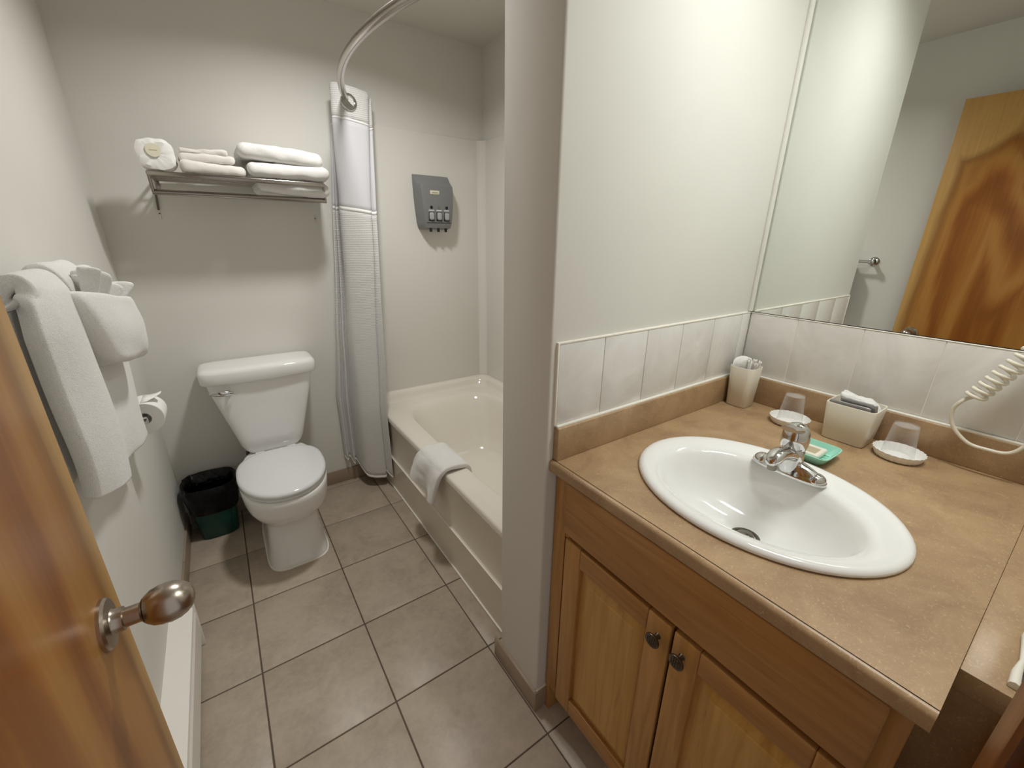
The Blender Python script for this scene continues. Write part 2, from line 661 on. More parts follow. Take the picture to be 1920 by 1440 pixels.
for hz in (.25, 1.05, 1.86):
    h = lathe('hinge', [(.006, hz-.045), (.006, hz+.045)], 'brushed_nickel', None, (.012, -.004, 0), 'z', 12)
    h.parent = door

# ================================================================== VANITY
vx = XM
cab = tag(empty('vanity_cabinet', (.9, .35, 0)), 'honey maple vanity cabinet with two doors under the sink', 'cabinet')
XF = .641                                           # face frame front
CY0, CY1 = 0.0, .708                                # cabinet ends
box('side_panel', XF, XM-.02, CY1-.018, CY1, .0, .882, 'maple_vertical', cab, .001)
box('side_panel', XF, XM-.02, CY0, CY0+.018, .0, .882, 'maple_vertical', cab, .001)
box('toe_kick', XF+.065, XF+.08, CY0+.018, CY1-.018, .0, .105, 'maple_horizontal', cab)
box('bottom_panel', XF, XM-.03, CY0+.018, CY1-.018, .105, .122, 'maple_horizontal', cab)
box('face_stile', XF-.001, XF+.019, .664, CY1+.001, .105, .882, 'maple_vertical', cab, .0015)
box('face_stile', XF-.001, XF+.019, CY0-.001, .030, .105, .882, 'maple_vertical', cab, .0015)
box('face_rail', XF, XF+.019, .030, .664, .105, .140, 'maple_horizontal', cab, .0015)
box('face_rail', XF, XF+.019, .030, .664, .700, .740, 'maple_horizontal', cab, .0015)
# false drawer front
DF = XF-.019
box('drawer_front', DF, XF-.001, .022, .652, .729, .876, 'maple_horizontal', cab, .004, 3)
def cab_door(y0, y1, z0, z1, knob_y, knob_z):
    d = box('cabinet_door', XF-.008, XF-.001, y0+.004, y1-.004, z0+.004, z1-.004, 'maple_vertical', cab, .001)
    sw = .056
    for a, b in ((y0, y0+sw), (y1-sw, y1)):
        box('door_stile', DF, XF-.002, a, b, z0, z1, 'maple_vertical', d, .0035, 3)
    for a, b in ((z0, z0+sw), (z1-sw, z1)):
        box('door_rail', DF, XF-.002, y0+sw, y1-sw, a, b, 'maple_horizontal', d, .0035, 3)
    # raised panel: bevelled field
    py0, py1, pz0, pz1 = y0+sw-.004, y1-sw+.004, z0+sw-.004, z1-sw+.004
    c1, c2 = .010, .034
    vs = []
    for (m_, x) in ((0, XF-.006), (c1, XF-.0075), (c2, DF+.0035), (c2+.003, DF+.0015)):
        vs += [(x, py0+m_, pz0+m_), (x, py1-m_, pz0+m_), (x, py1-m_, pz1-m_), (x, py0+m_, pz1-m_)]
    fs = [(i*4+j, i*4+(j+1) % 4, (i+1)*4+(j+1) % 4, (i+1)*4+j) for i in range(3) for j in range(4)] + [(12, 13, 14, 15)]
    mesh('raised_panel', vs, fs, 'maple_panel', d, True, 8)
    k = lathe('knob', [(.0, DF), (.007, DF), (.0055, DF-.004), (.0055, DF-.013), (.009, DF-.0155), (.0155, DF-.0165), (.0165, DF-.019), (.0155, DF-.0215),
                       (.0135, DF-.0222), (.0, DF-.0225)], 'dark_nickel', None, (0, knob_y, knob_z), 'x', 28, 45, False, False)
    k.parent = d
    k.matrix_parent_inverse = Matrix.Identity(4)
    # embossed studs on the knob face are too fine to lift: one joined relief
    return d
d1 = cab_door(.3265, .644, .128, .717, .352, .672)
d2 = cab_door(.016, .3195, .128, .717, .296, .672)

# knob relief
def knob_relief(dobj, ky, kz):
    bm = bmesh.new()
    for i in range(-2, 3):
        for j in range(-2, 3):
            yy, zz = i*.0048, j*.0048
            if math.hypot(yy, zz) < .0115:
                box_bm(DF-.0238, DF-.0222, ky+yy-.0017, ky+yy+.0017, kz+zz-.0017, kz+zz+.0017, .0006, 1, bm)
    for c in dobj.children:
        if c.name.startswith('knob'):
            r = bm_obj('embossed_studs', bm, 'dark_nickel', None)
            r.parent = dobj
            r['kind'] = 'stuff'
            return
knob_relief(d1, .352, .672)
knob_relief(d2, .296, .672)

# ---- counter top with an oval cut-out, rounded front edge and splashes
SX, SY, SA, SB = .9135, .3492, .2235, .2702          # sink centre and half axes
ctop = tag(empty('countertop', (.9, .35, ZCT)), 'brown speckled laminate countertop with backsplash lips around the sink', 'countertop')
def counter_slab():
    k = 72
    XB = XM-.001
    YT = .7145
    rings_top, inner = [], []
    def outer_pt(c, s):
        # ray from the sink centre to the slab rectangle
        x0, x1, y0, y1 = XCF+.010, XB, YCE, YT
        t = 1e9
        if c > 1e-9: t = min(t, (x1-SX)/c)
        if c < -1e-9: t = min(t, (x0-SX)/c)
        if s > 1e-9: t = min(t, (y1-SY)/s)
        if s < -1e-9: t = min(t, (y0-SY)/s)
        return (SX+c*t, SY+s*t)
    angs = [2*PI*i/k for i in range(k)]
    for (xx, yy) in ((XCF+.010, YCE), (XCF+.010, YT), (XB, YCE), (XB, YT)):
        angs.append(math.atan2(yy-SY, xx-SX) % (2*PI))
    angs = sorted(set(angs))
    n = len(angs)
    vs, fs = [], []
    for a in angs:
        c, s = math.cos(a), math.sin(a)
        rr = 1/math.sqrt((c/(SA-.015))**2+(s/(SB-.015))**2)
        vs.append((SX+c*rr, SY+s*rr, ZCT))
    for a in angs:
        vs.append((*outer_pt(math.cos(a), math.sin(a)), ZCT))
    for a in angs:
        vs.append((*outer_pt(math.cos(a), math.sin(a)), ZCT-.032))
    for a in angs:
        c, s = math.cos(a), math.sin(a)
        rr = 1/math.sqrt((c/(SA-.015))**2+(s/(SB-.015))**2)
        vs.append((SX+c*rr, SY+s*rr, ZCT-.032))
    for i in range(n):
        j = (i+1) % n
        fs += [(i, j, n+j, n+i), (n+i, n+j, 2*n+j, 2*n+i), (2*n+i, 2*n+j, 3*n+j, 3*n+i), (3*n+i, 3*n+j, j, i)]
    mesh('counter_slab', vs, fs, 'counter_laminate', ctop, True, 30)
    # rounded nosing along the front
    prof = []
    for i in range(9):
        t = PI/2*i/8
        prof.append((XCF+.010-.010*math.sin(t), ZCT-.010+.010*math.cos(t)))
    prof += [(XCF, ZCT-.026), (XCF+.003, ZCT-.032), (XCF+.012, ZCT-.034), (XCF+.012, ZCT)]
    vs = [(x, y, z) for y in (YCE, .7145) for x, z in prof]
    m_ = len(prof)
    fs = [tuple(range(m_)), tuple(range(m_, 2*m_))] + [(i, (i+1) % m_, m_+(i+1) % m_, m_+i) for i in range(m_)]
    mesh('front_nosing', vs, fs, 'counter_laminate', ctop, True, 40)
counter_slab()
ZSP = 1.004
box('back_splash', XM-.019, XM+.003, YF+.004, .7145, ZCT-.001, ZSP, 'counter_laminate', ctop, .004, 3)
box('side_splash', XCF+.010, XM-.019, .697, .7150, ZCT-.001, ZSP, 'counter_laminate', ctop, .004, 3)
box('end_strip', .724, XM-.019, YF+.001, YCE-.0003, ZCT-.034, ZCT-.0003, 'counter_laminate', ctop, .0015)
box('end_filler', .730, .745, YF+.001, -.0008, 0, ZCT-.034, 'counter_laminate', ctop, .001)
tube('caulk_bead', [(.742+.03*i, YF+.006+.001*math.sin(i*2.1), ZCT+.004) for i in range(22)], [.0045+.0015*math.sin(i*1.7+1) for i in range(22)], 'caulk', ctop, 8)
box('caulk_line', XM-.0165, XM-.004, YF+.006, .7135, ZSP-.001, ZSP+.004, 'caulk', ctop, .0015)
box('caulk_line', XCF+.012, XM-.012, .7015, .7145, ZSP-.001, ZSP+.005, 'caulk', ctop, .0015)

# ---- splash tiles on two walls
tz0, tz1 = ZSP+.004, 1.2135
st_r = struct(empty('wall_tile_right', (XM, .33, tz0)))
st_l = struct(empty('wall_tile_middle', (1.05, YPF, tz0)))
st_r.name, st_l.name = 'trim_2', 'trim_3'
ys = [.7075, .561, .390, .221, .050, YF+.004]
for a, b in zip(ys[:-1], ys[1:]):
    box('splash_tile', XM-.005, XM+.0035, b+.0012, a-.0012, tz0, tz1, 'wall_tile', st_r, .0014)
xs = [.627, .778, .944, 1.104, 1.268, 1.432, XM-.006]
for a, b in zip(xs[:-1], xs[1:]):
    box('splash_tile', a+.0012, b-.0012, YPF-.007, YPF+.003, tz0, tz1, 'wall_tile', st_l, .0014)
box('grout_bed', XM-.0035, XM+.003, YF+.004, .7085, tz0, tz1-.001, 'caulk', st_r)
box('grout_bed', .628, XM-.006, YPF-.0045, YPF+.002, tz0, tz1-.001, 'caulk', st_l)
box('edge_trim', .626, XM-.004, YPF-.0078, YPF+.002, tz1, tz1+.0055, 'caulk', st_l, .0018)
box('edge_trim', .622, .6275, YPF-.0078, YPF+.002, tz0, tz1+.0055, 'caulk', st_l, .0018)
box('edge_trim', XM-.006, XM+.003, YF+.004, .7085, tz1, tz1+.0025, 'caulk', st_r, .001)

# ---- mirror sheet with a bead of caulk up its corner
mir = tag(empty('wall_mirror', (XM, .3, 1.22)), 'large frameless wall mirror above the vanity backsplash tiles', 'mirror')
box('mirror_sheet', XM, XM+.0035, YF+.006, YPF-.004, 1.2175, 2.12, 'mirror_glass', mir, .0008, 1)
box('mirror_edge', XM-.0004, XM+.003, YPF-.0052, YPF-.0040, 1.2165, 2.12, 'black_hole', mir)
box('mirror_edge', XM-.0004, XM+.003, YF+.006, YPF-.0045, 1.2160, 1.2178, 'black_hole', mir)
tube('corner_bead', [(XM-.010, YPF-.004, 1.221+.03*i) for i in range(31)], .0085, 'wall_paint', mir, 10)

# ---- sink
sink = tag(empty('sink', (SX, SY, ZCT)), 'white oval drop-in ceramic sink set into the brown counter', 'sink')
def sink_mesh():
    k = 72
    def ell(cx, cy, a, b, z):
        return [(cx+a*math.cos(2*PI*i/k), cy+b*math.sin(2*PI*i/k), z) for i in range(k)]
    bx = SX-.018
    rings = [ell(SX, SY, SA-.004, SB-.004, ZCT+.0005), ell(SX, SY, SA, SB, ZCT+.004), ell(SX, SY, SA-.001, SB-.001, ZCT+.009), ell(SX, SY, SA-.006, SB-.006, ZCT+.0135),
             ell(SX, SY, SA-.014, SB-.014, ZCT+.0155), ell(SX-.003, SY, SA-.026, SB-.028, ZCT+.0145),
             ell(SX-.016, SY, SA-.047, SB-.044, ZCT+.0115), ell(bx-.004, SY, SA-.062, SB-.056, ZCT+.0075), ell(bx-.004, SY, SA-.070, SB-.064, ZCT-.001),
             ell(bx-.003, SY, SA-.080, SB-.076, ZCT-.022), ell(bx, SY, SA-.090, SB-.092, ZCT-.052), ell(bx+.004, SY, SA-.106, SB-.118, ZCT-.082),
             ell(bx+.010, SY, SA-.130, SB-.155, ZCT-.104), ell(bx+.018, SY, SA-.165, SB-.20, ZCT-.117), ell(bx+.022, SY, .034, .034, ZCT-.122), ell(bx+.022, SY, .023, .023, ZCT-.124)]
    loft('basin', rings, 'ceramic', sink, False, True, 70)
    dx, dz = bx+.022, ZCT-.1235
    dr = lathe('drain', [(.031, -.002), (.0315, .001), (.029, .0025), (.024, .0015), (.021, -.003), (.0, -.004)], 'drain_metal', sink, (dx, SY, dz), 'z', 32, 40, False, False)
    lathe('stopper', [(.0, -.001), (.019, -.001), (.0195, .004), (.016, .0075), (.0, .009)], 'drain_metal', dr, (dx, SY, dz), 'z', 28, 40, False, False)
sink_mesh()

# ---- faucet
FX, FY, FZ = 1.046, .341, ZCT+.0125
fau = tag(empty('faucet', (FX, FY, FZ)), 'chrome single-handle faucet on the rear rim of the sink', 'faucet')
def faucet():
    def st(z, hx, hy, n=2.6, cx=FX): return srect(cx, FY, z, hx, hy, n, 48)
    loft('base_plate', [st(FZ, .0265, .0805), st(FZ+.004, .027, .081), st(FZ+.0075, .0255, .0795), st(FZ+.011, .0225, .076), st(FZ+.018, .019, .066), st(FZ+.026, .0165, .050), st(FZ+.032, .015, .034)], 'chrome', fau, True, True, 60)
    for s in (-1, 1):
        rr = []
        for i in range(7):
            t = i/6*PI/2
            rr.append(srect(FX, FY+s*.058, FZ+.006+.017*math.sin(t), .0205*math.cos(t)+.0006, .0205*math.cos(t)+.0006, 2, 28))
        loft('end_cap', rr, 'chrome', fau, True, True, 70)
    lathe('body', [(.0255, .008), (.0250, .030), (.0245, .050), (.0240, .060), (.0215, .063), (.0215, .067)], 'chrome', fau, (FX, FY, FZ), 'z', 36, 40)
    # spout: rises from the body and reaches over the basin
    sp = []
    for t in [i/14 for i in range(15)]:
        x = FX+.004-.116*t
        z = FZ+.040+.030*math.sin(min(1, t*1.25)*PI/2)-.010*max(0, t-.75)/.25
        hw = .0205-.0045*t
        hh = .0165-.0035*t
        if t > .9: hw *= .86; hh *= .82
        if t > .96: hw *= .75; hh *= .70
        ring = []
        for i in range(28):
            a = 2*PI*i/28
            ring.append((x, FY+hw*math.copysign(abs(math.cos(a))**.8, math.cos(a)), z+hh*math.copysign(abs(math.sin(a))**.8, math.sin(a))))
        sp.append(ring)
    spo = loft('spout', sp, 'chrome', fau, True, True, 60)
    lathe('aerator', [(.0095, -.010), (.0095, .003)], 'drain_metal', spo, (FX-.097, FY, FZ+.049), 'z', 20)
    # handle: tall dome with a broad lever blade
    h = lathe('handle', [(.0225, .066), (.0265, .069), (.0285, .078), (.0288, .092), (.0272, .105), (.0235, .116), (.0165, .124), (.008, .128), (.001, .1285)], 'chrome', fau, (FX-.006, FY, FZ), 'z', 36, 60)
    lv = []
    for t in [i/10 for i in range(11)]:
        x = FX+.004-.060*t
        z = FZ+.108+.022*t-.004*t*t
        hw = .0215-.0050*t
        hh = .0125-.0065*t
        lv.append([(x, FY+hw*math.copysign(abs(math.cos(2*PI*i/24))**.8, math.cos(2*PI*i/24)), z+hh*math.sin(2*PI*i/24)) for i in range(24)])
    loft('lever', lv, 'chrome', h, True, True, 60)
faucet()

# ================================================================== COUNTER ITEMS
# ---- tumbler with swabs and cotton rounds
cup = tag(empty('swab_cup', (1.410, .652, ZCT)), 'cream square tumbler of cotton swabs in the counter corner', 'tumbler')
def hollow(name, cx, cy, z0, z1, hx0, hy0, hx1, hy1, n, t, mat, parent, rim=.0015):
    R_ = [srect(cx, cy, z0, hx0-.003, hy0-.003, n), srect(cx, cy, z0+.003, hx0, hy0, n), srect(cx, cy, z1-rim, hx1, hy1, n), srect(cx, cy, z1, hx1-rim*.5, hy1-rim*.5, n),
          srect(cx, cy, z1, hx1-t+rim*.5, hy1-t+rim*.5, n), srect(cx, cy, z1-rim, hx1-t, hy1-t, n), srect(cx, cy, z0+.006, hx0-t, hy0-t, n)]
    return loft(name, R_, mat, parent, True, True, 50)
hollow('tumbler_body', 1.410, .652, ZCT, ZCT+.138, .034, .034, .0405, .0405, 4.5, .0035, 'cream_plastic', cup)
for i in range(26):
    a, r_ = random.uniform(0, 2*PI), random.uniform(0, .026)
    bx_, by_ = 1.403+.5*r_*math.cos(a), .634+.5*r_*math.sin(a)
    tx, ty = bx_+random.uniform(-.012, .010), by_+random.uniform(-.022, .012)
    z1 = ZCT+.138+random.uniform(.012, .030)
    sw = tube('cotton_swab', [(bx_, by_, ZCT+.08), (tx, ty, z1)], .0011, 'paper_white', None, 6)
    tip = tube('swab_tip', [(tx-(tx-bx_)*.12, ty-(ty-by_)*.12, z1-.008), (tx-(tx-bx_)*.06, ty-(ty-by_)*.06, z1-.003), (tx, ty, z1), (tx+.0001, ty, z1+.003)], [.0012, .0024, .0026, .0008], 'cotton', sw, 8)
    tag(sw, 'thin white cotton swab standing in the cream tumbler', 'cotton swab', 'cotton swabs in the tumbler')
for i in range(5):
    ang = .45+.11*i
    c0 = Vector((1.410+.001*i, .674-.0045*i, ZCT+.138+.004*math.sin(i)))
    vs = []
    R_ = []
    for (h, r_) in ((-.0016, .0), (-.0016, .024), (0, .0265), (.0016, .024), (.0016, 0)):
        ring = []
        for j in range(24):
            t = 2*PI*j/24
            p = Vector((r_*math.cos(t), h, r_*math.sin(t)))
            p.rotate(Matrix.Rotation(ang-.75, 3, 'X'))
            p.rotate(Matrix.Rotation(-.5, 3, 'Z'))
            ring.append(tuple(c0+p))
        R_.append(ring)
    pad = loft('cotton_round', R_, 'cotton', None, True, True, 60)
    tag(pad, 'white cotton round fanned out behind the swabs', 'cotton round', 'cotton rounds in the tumbler')

# ---- two clear cups upside down on fluted paper coasters
def coaster(cx, cy, label):
    e = tag(empty('paper_coaster', (cx, cy, ZCT)), label, 'coaster')
    k = 96
    def ring(r_, z, fl):
        return [(cx+(r_+fl*math.cos(24*2*PI*i/k))*math.cos(2*PI*i/k), cy+(r_+fl*math.cos(24*2*PI*i/k))*math.sin(2*PI*i/k), z) for i in range(k)]
    loft('coaster_disc', [ring(.040, ZCT+.0003, .0002), ring(.047, ZCT+.003, .0008), ring(.052, ZCT+.016, .0013), ring(.0540, ZCT+.0215, .0014), ring(.0530, ZCT+.0218, .0014),
                          ring(.050, ZCT+.016, .0013), ring(.0455, ZCT+.0048, .0008), ring(.040, ZCT+.0022, .0), ring(.034, ZCT+.0022, 0), ring(.033, ZCT+.0016, 0)], 'coaster_paper', e, True, True, 80)
    return e
def clear_cup(cx, cy, label):
    z0 = ZCT+.0025
    pr = [(.0345, .0), (.0365, .0005), (.0372, .002), (.0362, .0035), (.0350, .004), (.0262, .088), (.0245, .0915), (.0238, .0905), (.0236, .0885), (.0, .0880)]
    inn = [(.0, .0868), (.0242, .0868), (.0250, .0855), (.0342, .004), (.0345, .0)]
    o = lathe('clear_cup', pr+inn, 'clear_plastic', None, (cx, cy, z0), 'z', 48, 50, False, False)
    return tag(o, label, 'cup', 'clear cups upside down on the counter')
coaster(1.385, .483, 'white fluted coaster behind the faucet, between tumbler and amenity box')
clear_cup(1.387, .483, 'clear plastic cup upside down between the tumbler and the amenity box')
coaster(1.392, .222, 'white fluted coaster to the right of the cream amenity box')
clear_cup(1.394, .224, 'clear plastic cup upside down to the right of the amenity box')

# ---- amenity box
ab = tag(empty('amenity_box', (1.415, .342, ZCT)), 'cream ceramic amenity box standing against the backsplash', 'box')
BXc, BYc = 1.412, .340
hollow('box_body', BXc, BYc, ZCT, ZCT+.108, .047, .050, .053, .0585, 9, .004, 'cream_plastic', ab)
def packet(cx, cy, cz, tx, ty, w_, h_, mat, label):
    e = cushion('wrapped_packet', -w_/2, w_/2, -.004, .004, -h_/2, h_/2, .0038, mat, None, .0012, 40, cx*9, nx=14, ny=3, nz_=10)
    e.rotation_euler = (tx, 0, ty)
    e.location = (cx, cy, cz)
    return tag(e, label, 'packet', 'packets in the amenity box')
packet(1.378, .345, ZCT+.090, -.12, PI/2+.03, .094, .050, 'foil_grey', 'grey toiletry packet at the front of the cream box')
packet(1.392, .330, ZCT+.096, -.18, PI/2-.06, .086, .056, 'foil_grey', 'grey toiletry packet leaning under the white cloth')
cl = cushion('face_cloth', 1.398, 1.448, .288, .384, ZCT+.098, ZCT+.124, .012, 'terry', None, .008, 28, 3.3, nx=18, ny=30, nz_=8,
             sag=lambda x, y: .007*math.sin((y-.29)*58)+.020*(y-.335)/.05)
tag(cl, 'white face cloth crumpled on top of the amenity box', 'face cloth')

# ---- soap dish and wrapped soap
SDX, SDY = 1.205, .352
dish = tag(empty('soap_dish', (SDX, SDY, ZCT)), 'mint green soap dish beside the faucet base', 'soap dish')
dang = 0.0
hollow('dish_tray', SDX, SDY, ZCT, ZCT+.026, .044, .040, .058, .053, 6, .003, 'mint_plastic', dish, .001)
for i in range(5):
    box('dish_rib', SDX-.036+.014*i, SDX-.032+.014*i, SDY-.034, SDY+.034, ZCT+.005, ZCT+.0085, 'mint_plastic', dish, .001)
soap = cushion('wrapped_soap', SDX-.033, SDX+.031, SDY-.026, SDY+.024, ZCT+.0085, ZCT+.022, .005, 'soap_wrap', None, .001, 60, 2.0, nx=18, ny=14, nz_=5)
soap2 = cushion('soap_label', SDX-.026, SDX+.012, SDY-.016, SDY+.012, ZCT+.0215, ZCT+.0228, .0006, 'soap_print', None, .0002, 60, 2.0, nx=8, ny=8, nz_=2)
soap2.parent = soap
tag(soap, 'small paper-wrapped soap lying in the green dish', 'soap')

# ---- coiled hair dryer cord on the right
def cord():
    pts = []
    # coil: axis from upper right to lower left
    a0, a1 = Vector((1.440, .055, 1.275)), Vector((1.440, .137, 1.098))
    ax = (a1-a0).normalized()
    e1 = Vector((1, 0, 0))
    e2 = ax.cross(e1).normalized()
    turns, k = 11, 20
    for i in range(turns*k+1):
        t = i/(turns*k)
        rr = .0165
        p = a0+(a1-a0)*(t**.9)+e1*rr*math.cos(2*PI*i/k)+e2*rr*1.0*math.sin(2*PI*i/k)
        pts.append(p)
    tail = [pts[-1], (1.436, .150, 1.090), (1.437, .162, 1.060), (1.440, .152, 1.020), (1.440, .118, .988), (1.440, .082, .984), (1.442, .052, .988), (1.443, .034, 1.012), (1.444, .024, 1.06), (1.446, .012, 1.12), (1.448, -.01, 1.18)]
    t2 = smooth_path([tuple(p) for p in tail], 8)
    o = tube('dryer_cord', [tuple(p) for p in pts[:-1]]+[tuple(p) for p in t2], .0043, 'cord_white', None, 8)
    tag(o, 'cream coiled hair dryer cord hanging in front of the splash tiles', 'cord')
cord()
# wall-mounted dryer that the cord belongs to (just out of frame)

# ================================================================== TUB ALCOVE
tub = tag(empty('bathtub', (1.05, 1.7, 0)), 'cream enamel bathtub set in the alcove behind the partition', 'bathtub')
def bathtub():
    x0, x1, y0, y1 = XAP, XR-.002, YPB+.002, YB-.002
    k = 96
    cx, cy = 1.072, 1.655
    def rect(m_, z):
        out = []
        for i in range(k):
            t = 2*PI*i/k
            c, s = math.cos(t), math.sin(t)
            sx = (x1-m_-cx)/max(c, 1e-6) if c > 0 else (x0+m_-cx)/min(c, -1e-6)
            sy = (y1-m_-cy)/max(s, 1e-6) if s > 0 else (y0+m_-cy)/min(s, -1e-6)
            r_ = min(sx, sy)
            out.append((cx+c*r_, cy+s*r_, z))
        return out
    def inner(hx, hy, n, z, dx=0, dy=0, hyb=None):
        out = []
        for i in range(k):
            t = 2*PI*i/k
            c, s = math.cos(t), math.sin(t)
            # ray-aligned superellipse so that rings match
            h = hy if s < 0 or hyb is None else hyb
            r_ = (abs(c/hx)**n+abs(s/h)**n)**(-1/n)
            out.append((cx+dx+c*r_, cy+dy+s*r_, z))
        return out
    rings = [rect(.0, ZRIM-.030), rect(.0, ZRIM-.010), rect(.003, ZRIM-.003), rect(.010, ZRIM),
             inner(.305, .640, 5.5, ZRIM+.001, 0, 0, .655), inner(.296, .630, 5.2, ZRIM-.003, 0, 0, .645), inner(.288, .620, 5, ZRIM-.013, 0, 0, .632),
             inner(.280, .606, 4.6, ZRIM-.05, 0, 0, .606), inner(.268, .590, 4.2, ZRIM-.14, 0, 0, .560), inner(.255, .572, 4, ZRIM-.24, 0, 0, .505),
             inner(.235, .545, 3.6, ZRIM-.305, 0, 0, .465), inner(.20, .50, 3.4, ZRIM-.335, 0, 0, .42), inner(.10, .30, 3, ZRIM-.345, 0, 0, .25)]
    loft('tub_shell', rings, 'tub_enamel', tub, False, True, 60)
    # raised back ledge with a cove at the two wall sides
    def ledge(path_in, path_out):
        pass
    cor = .11
    def lpath(off, r_):
        pts = [(x0+.02, y1-off)]
        px, py = x1-off-r_, y1-off-r_
        for i in range(13):
            t = PI/2*(1-i/12)
            pts.append((px+r_*math.cos(t), py+r_*math.sin(t)))
        pts.append((x1-off, y0+.004))
        return pts
    prof = [(.072, ZRIM-.001, .10), (.060, ZRIM+.004, .092), (.050, ZRIM+.014, .085), (.043, ZRIM+.034, .08), (.036, ZRIM+.050, .075), (.026, ZRIM+.056, .068), (.004, ZRIM+.058, .055)]
    R_ = [[(x, y, z) for x, y in lpath(o_, r_)] for o_, z, r_ in prof]
    loft('tub_ledge', R_, 'tub_enamel', tub, False, False, 60, False)
    # apron: upper skirt, set-back lower skirt
    vs = []
    prof = [(x0+.001, ZRIM-.028), (x0+.004, ZRIM-.040), (x0+.010, ZRIM-.050), (x0+.012, ZLED+.012), (x0+.010, ZLED+.004), (x0+.002, ZLED), (x0+.002, ZLED-.004), (x0+.004, .008), (x0+.004, .0), (x0+.03, 0), (x0+.03, ZRIM-.028)]
    prof = [(x0+.001, ZRIM-.028), (x0+.003, ZRIM-.036), (x0+.008, ZRIM-.044), (x0+.009, ZLED+.012), (x0+.007, ZLED+.006), (x0+.001, ZLED+.003), (x0+.001, .0), (x0+.03, 0), (x0+.03, ZRIM-.028)]
    m_ = len(prof)
    vs = [(x, y, z) for y in (y0, y1) for x, z in prof]
    fs = [tuple(range(m_)), tuple(range(m_, 2*m_))] + [(i, (i+1) % m_, m_+(i+1) % m_, m_+i) for i in range(m_)]
    mesh('apron', vs, fs, 'apron_enamel', tub, True, 35)
    box('apron_seam', x0-.0025, x0+.004, y0, y1, ZLED-.001, ZLED+.0035, 'caulk', tub, .001)
    tube('floor_caulk', [(x0-.001, y0+.06*i, .003) for i in range(int((y1-y0)/.06)+1)], .0048, 'caulk', tub, 8)
    lathe('tub_drain', [(.03, 0), (.03, .003), (.024, .004), (.0, .003)], 'chrome', tub, (cx, cy-.36, ZRIM-.343), 'z', 24)
bathtub()

# ---- acrylic surround panels
sur = tag(empty('tub_surround', (1.1, YB, ZRIM)), 'glossy off-white surround panels lining the tub alcove walls', 'surround')
ZS0, ZS1 = ZRIM+.054, 1.9845
box('back_panel', .655, XR-.03, YB-.007, YB+.001, ZS0, ZS1, 'surround_acrylic', sur, .003, 3)
box('side_panel', XR-.007, XR+.001, YPB+.002, YB-.03, ZS0, ZS1, 'surround_acrylic', sur, .003, 3)
pts = []
for i in range(10):
    t = PI/2*i/9
    pts.append((XR-.006-.05*(1-math.sin(t)), YB-.006-.05*(1-math.cos(t))))
vs = [(x, y, z) for z in (ZS0, ZS1) for x, y in pts] + [(XR, YB, ZS0), (XR, YB, ZS1)]
fs = [(i, i+1, 11+i, 10+i) for i in range(9)] + [tuple(range(10))+(20,), tuple(range(10, 20))+(21,)]
mesh('corner_cove', vs, fs, 'surround_acrylic', sur, True, 40)

# ---- shower rod
rod = tag(empty('shower_rod', (.7, YB, 2.05)), 'bowed polished steel shower curtain rod above the tub', 'curtain rod')
RP = []
for i in range(41):
    y = YB-.004-(YB-.004-YPB-.004)*i/40
    s = (y-(YB+YPB)/2)/((YB-YPB)/2)
    RP.append((.706-.187*(1-s*s), y, 2.05))
tube('rod_tube', RP, .0150, 'rod_metal', rod, 20)
for y, d in ((YB, -1), (YPB, 1)):
    lathe('rod_flange', [(.034, 0), (.036, .006*d), (.030, .014*d), (.018, .020*d)], 'chrome', rod, (.704, y, 2.05), 'y', 28)

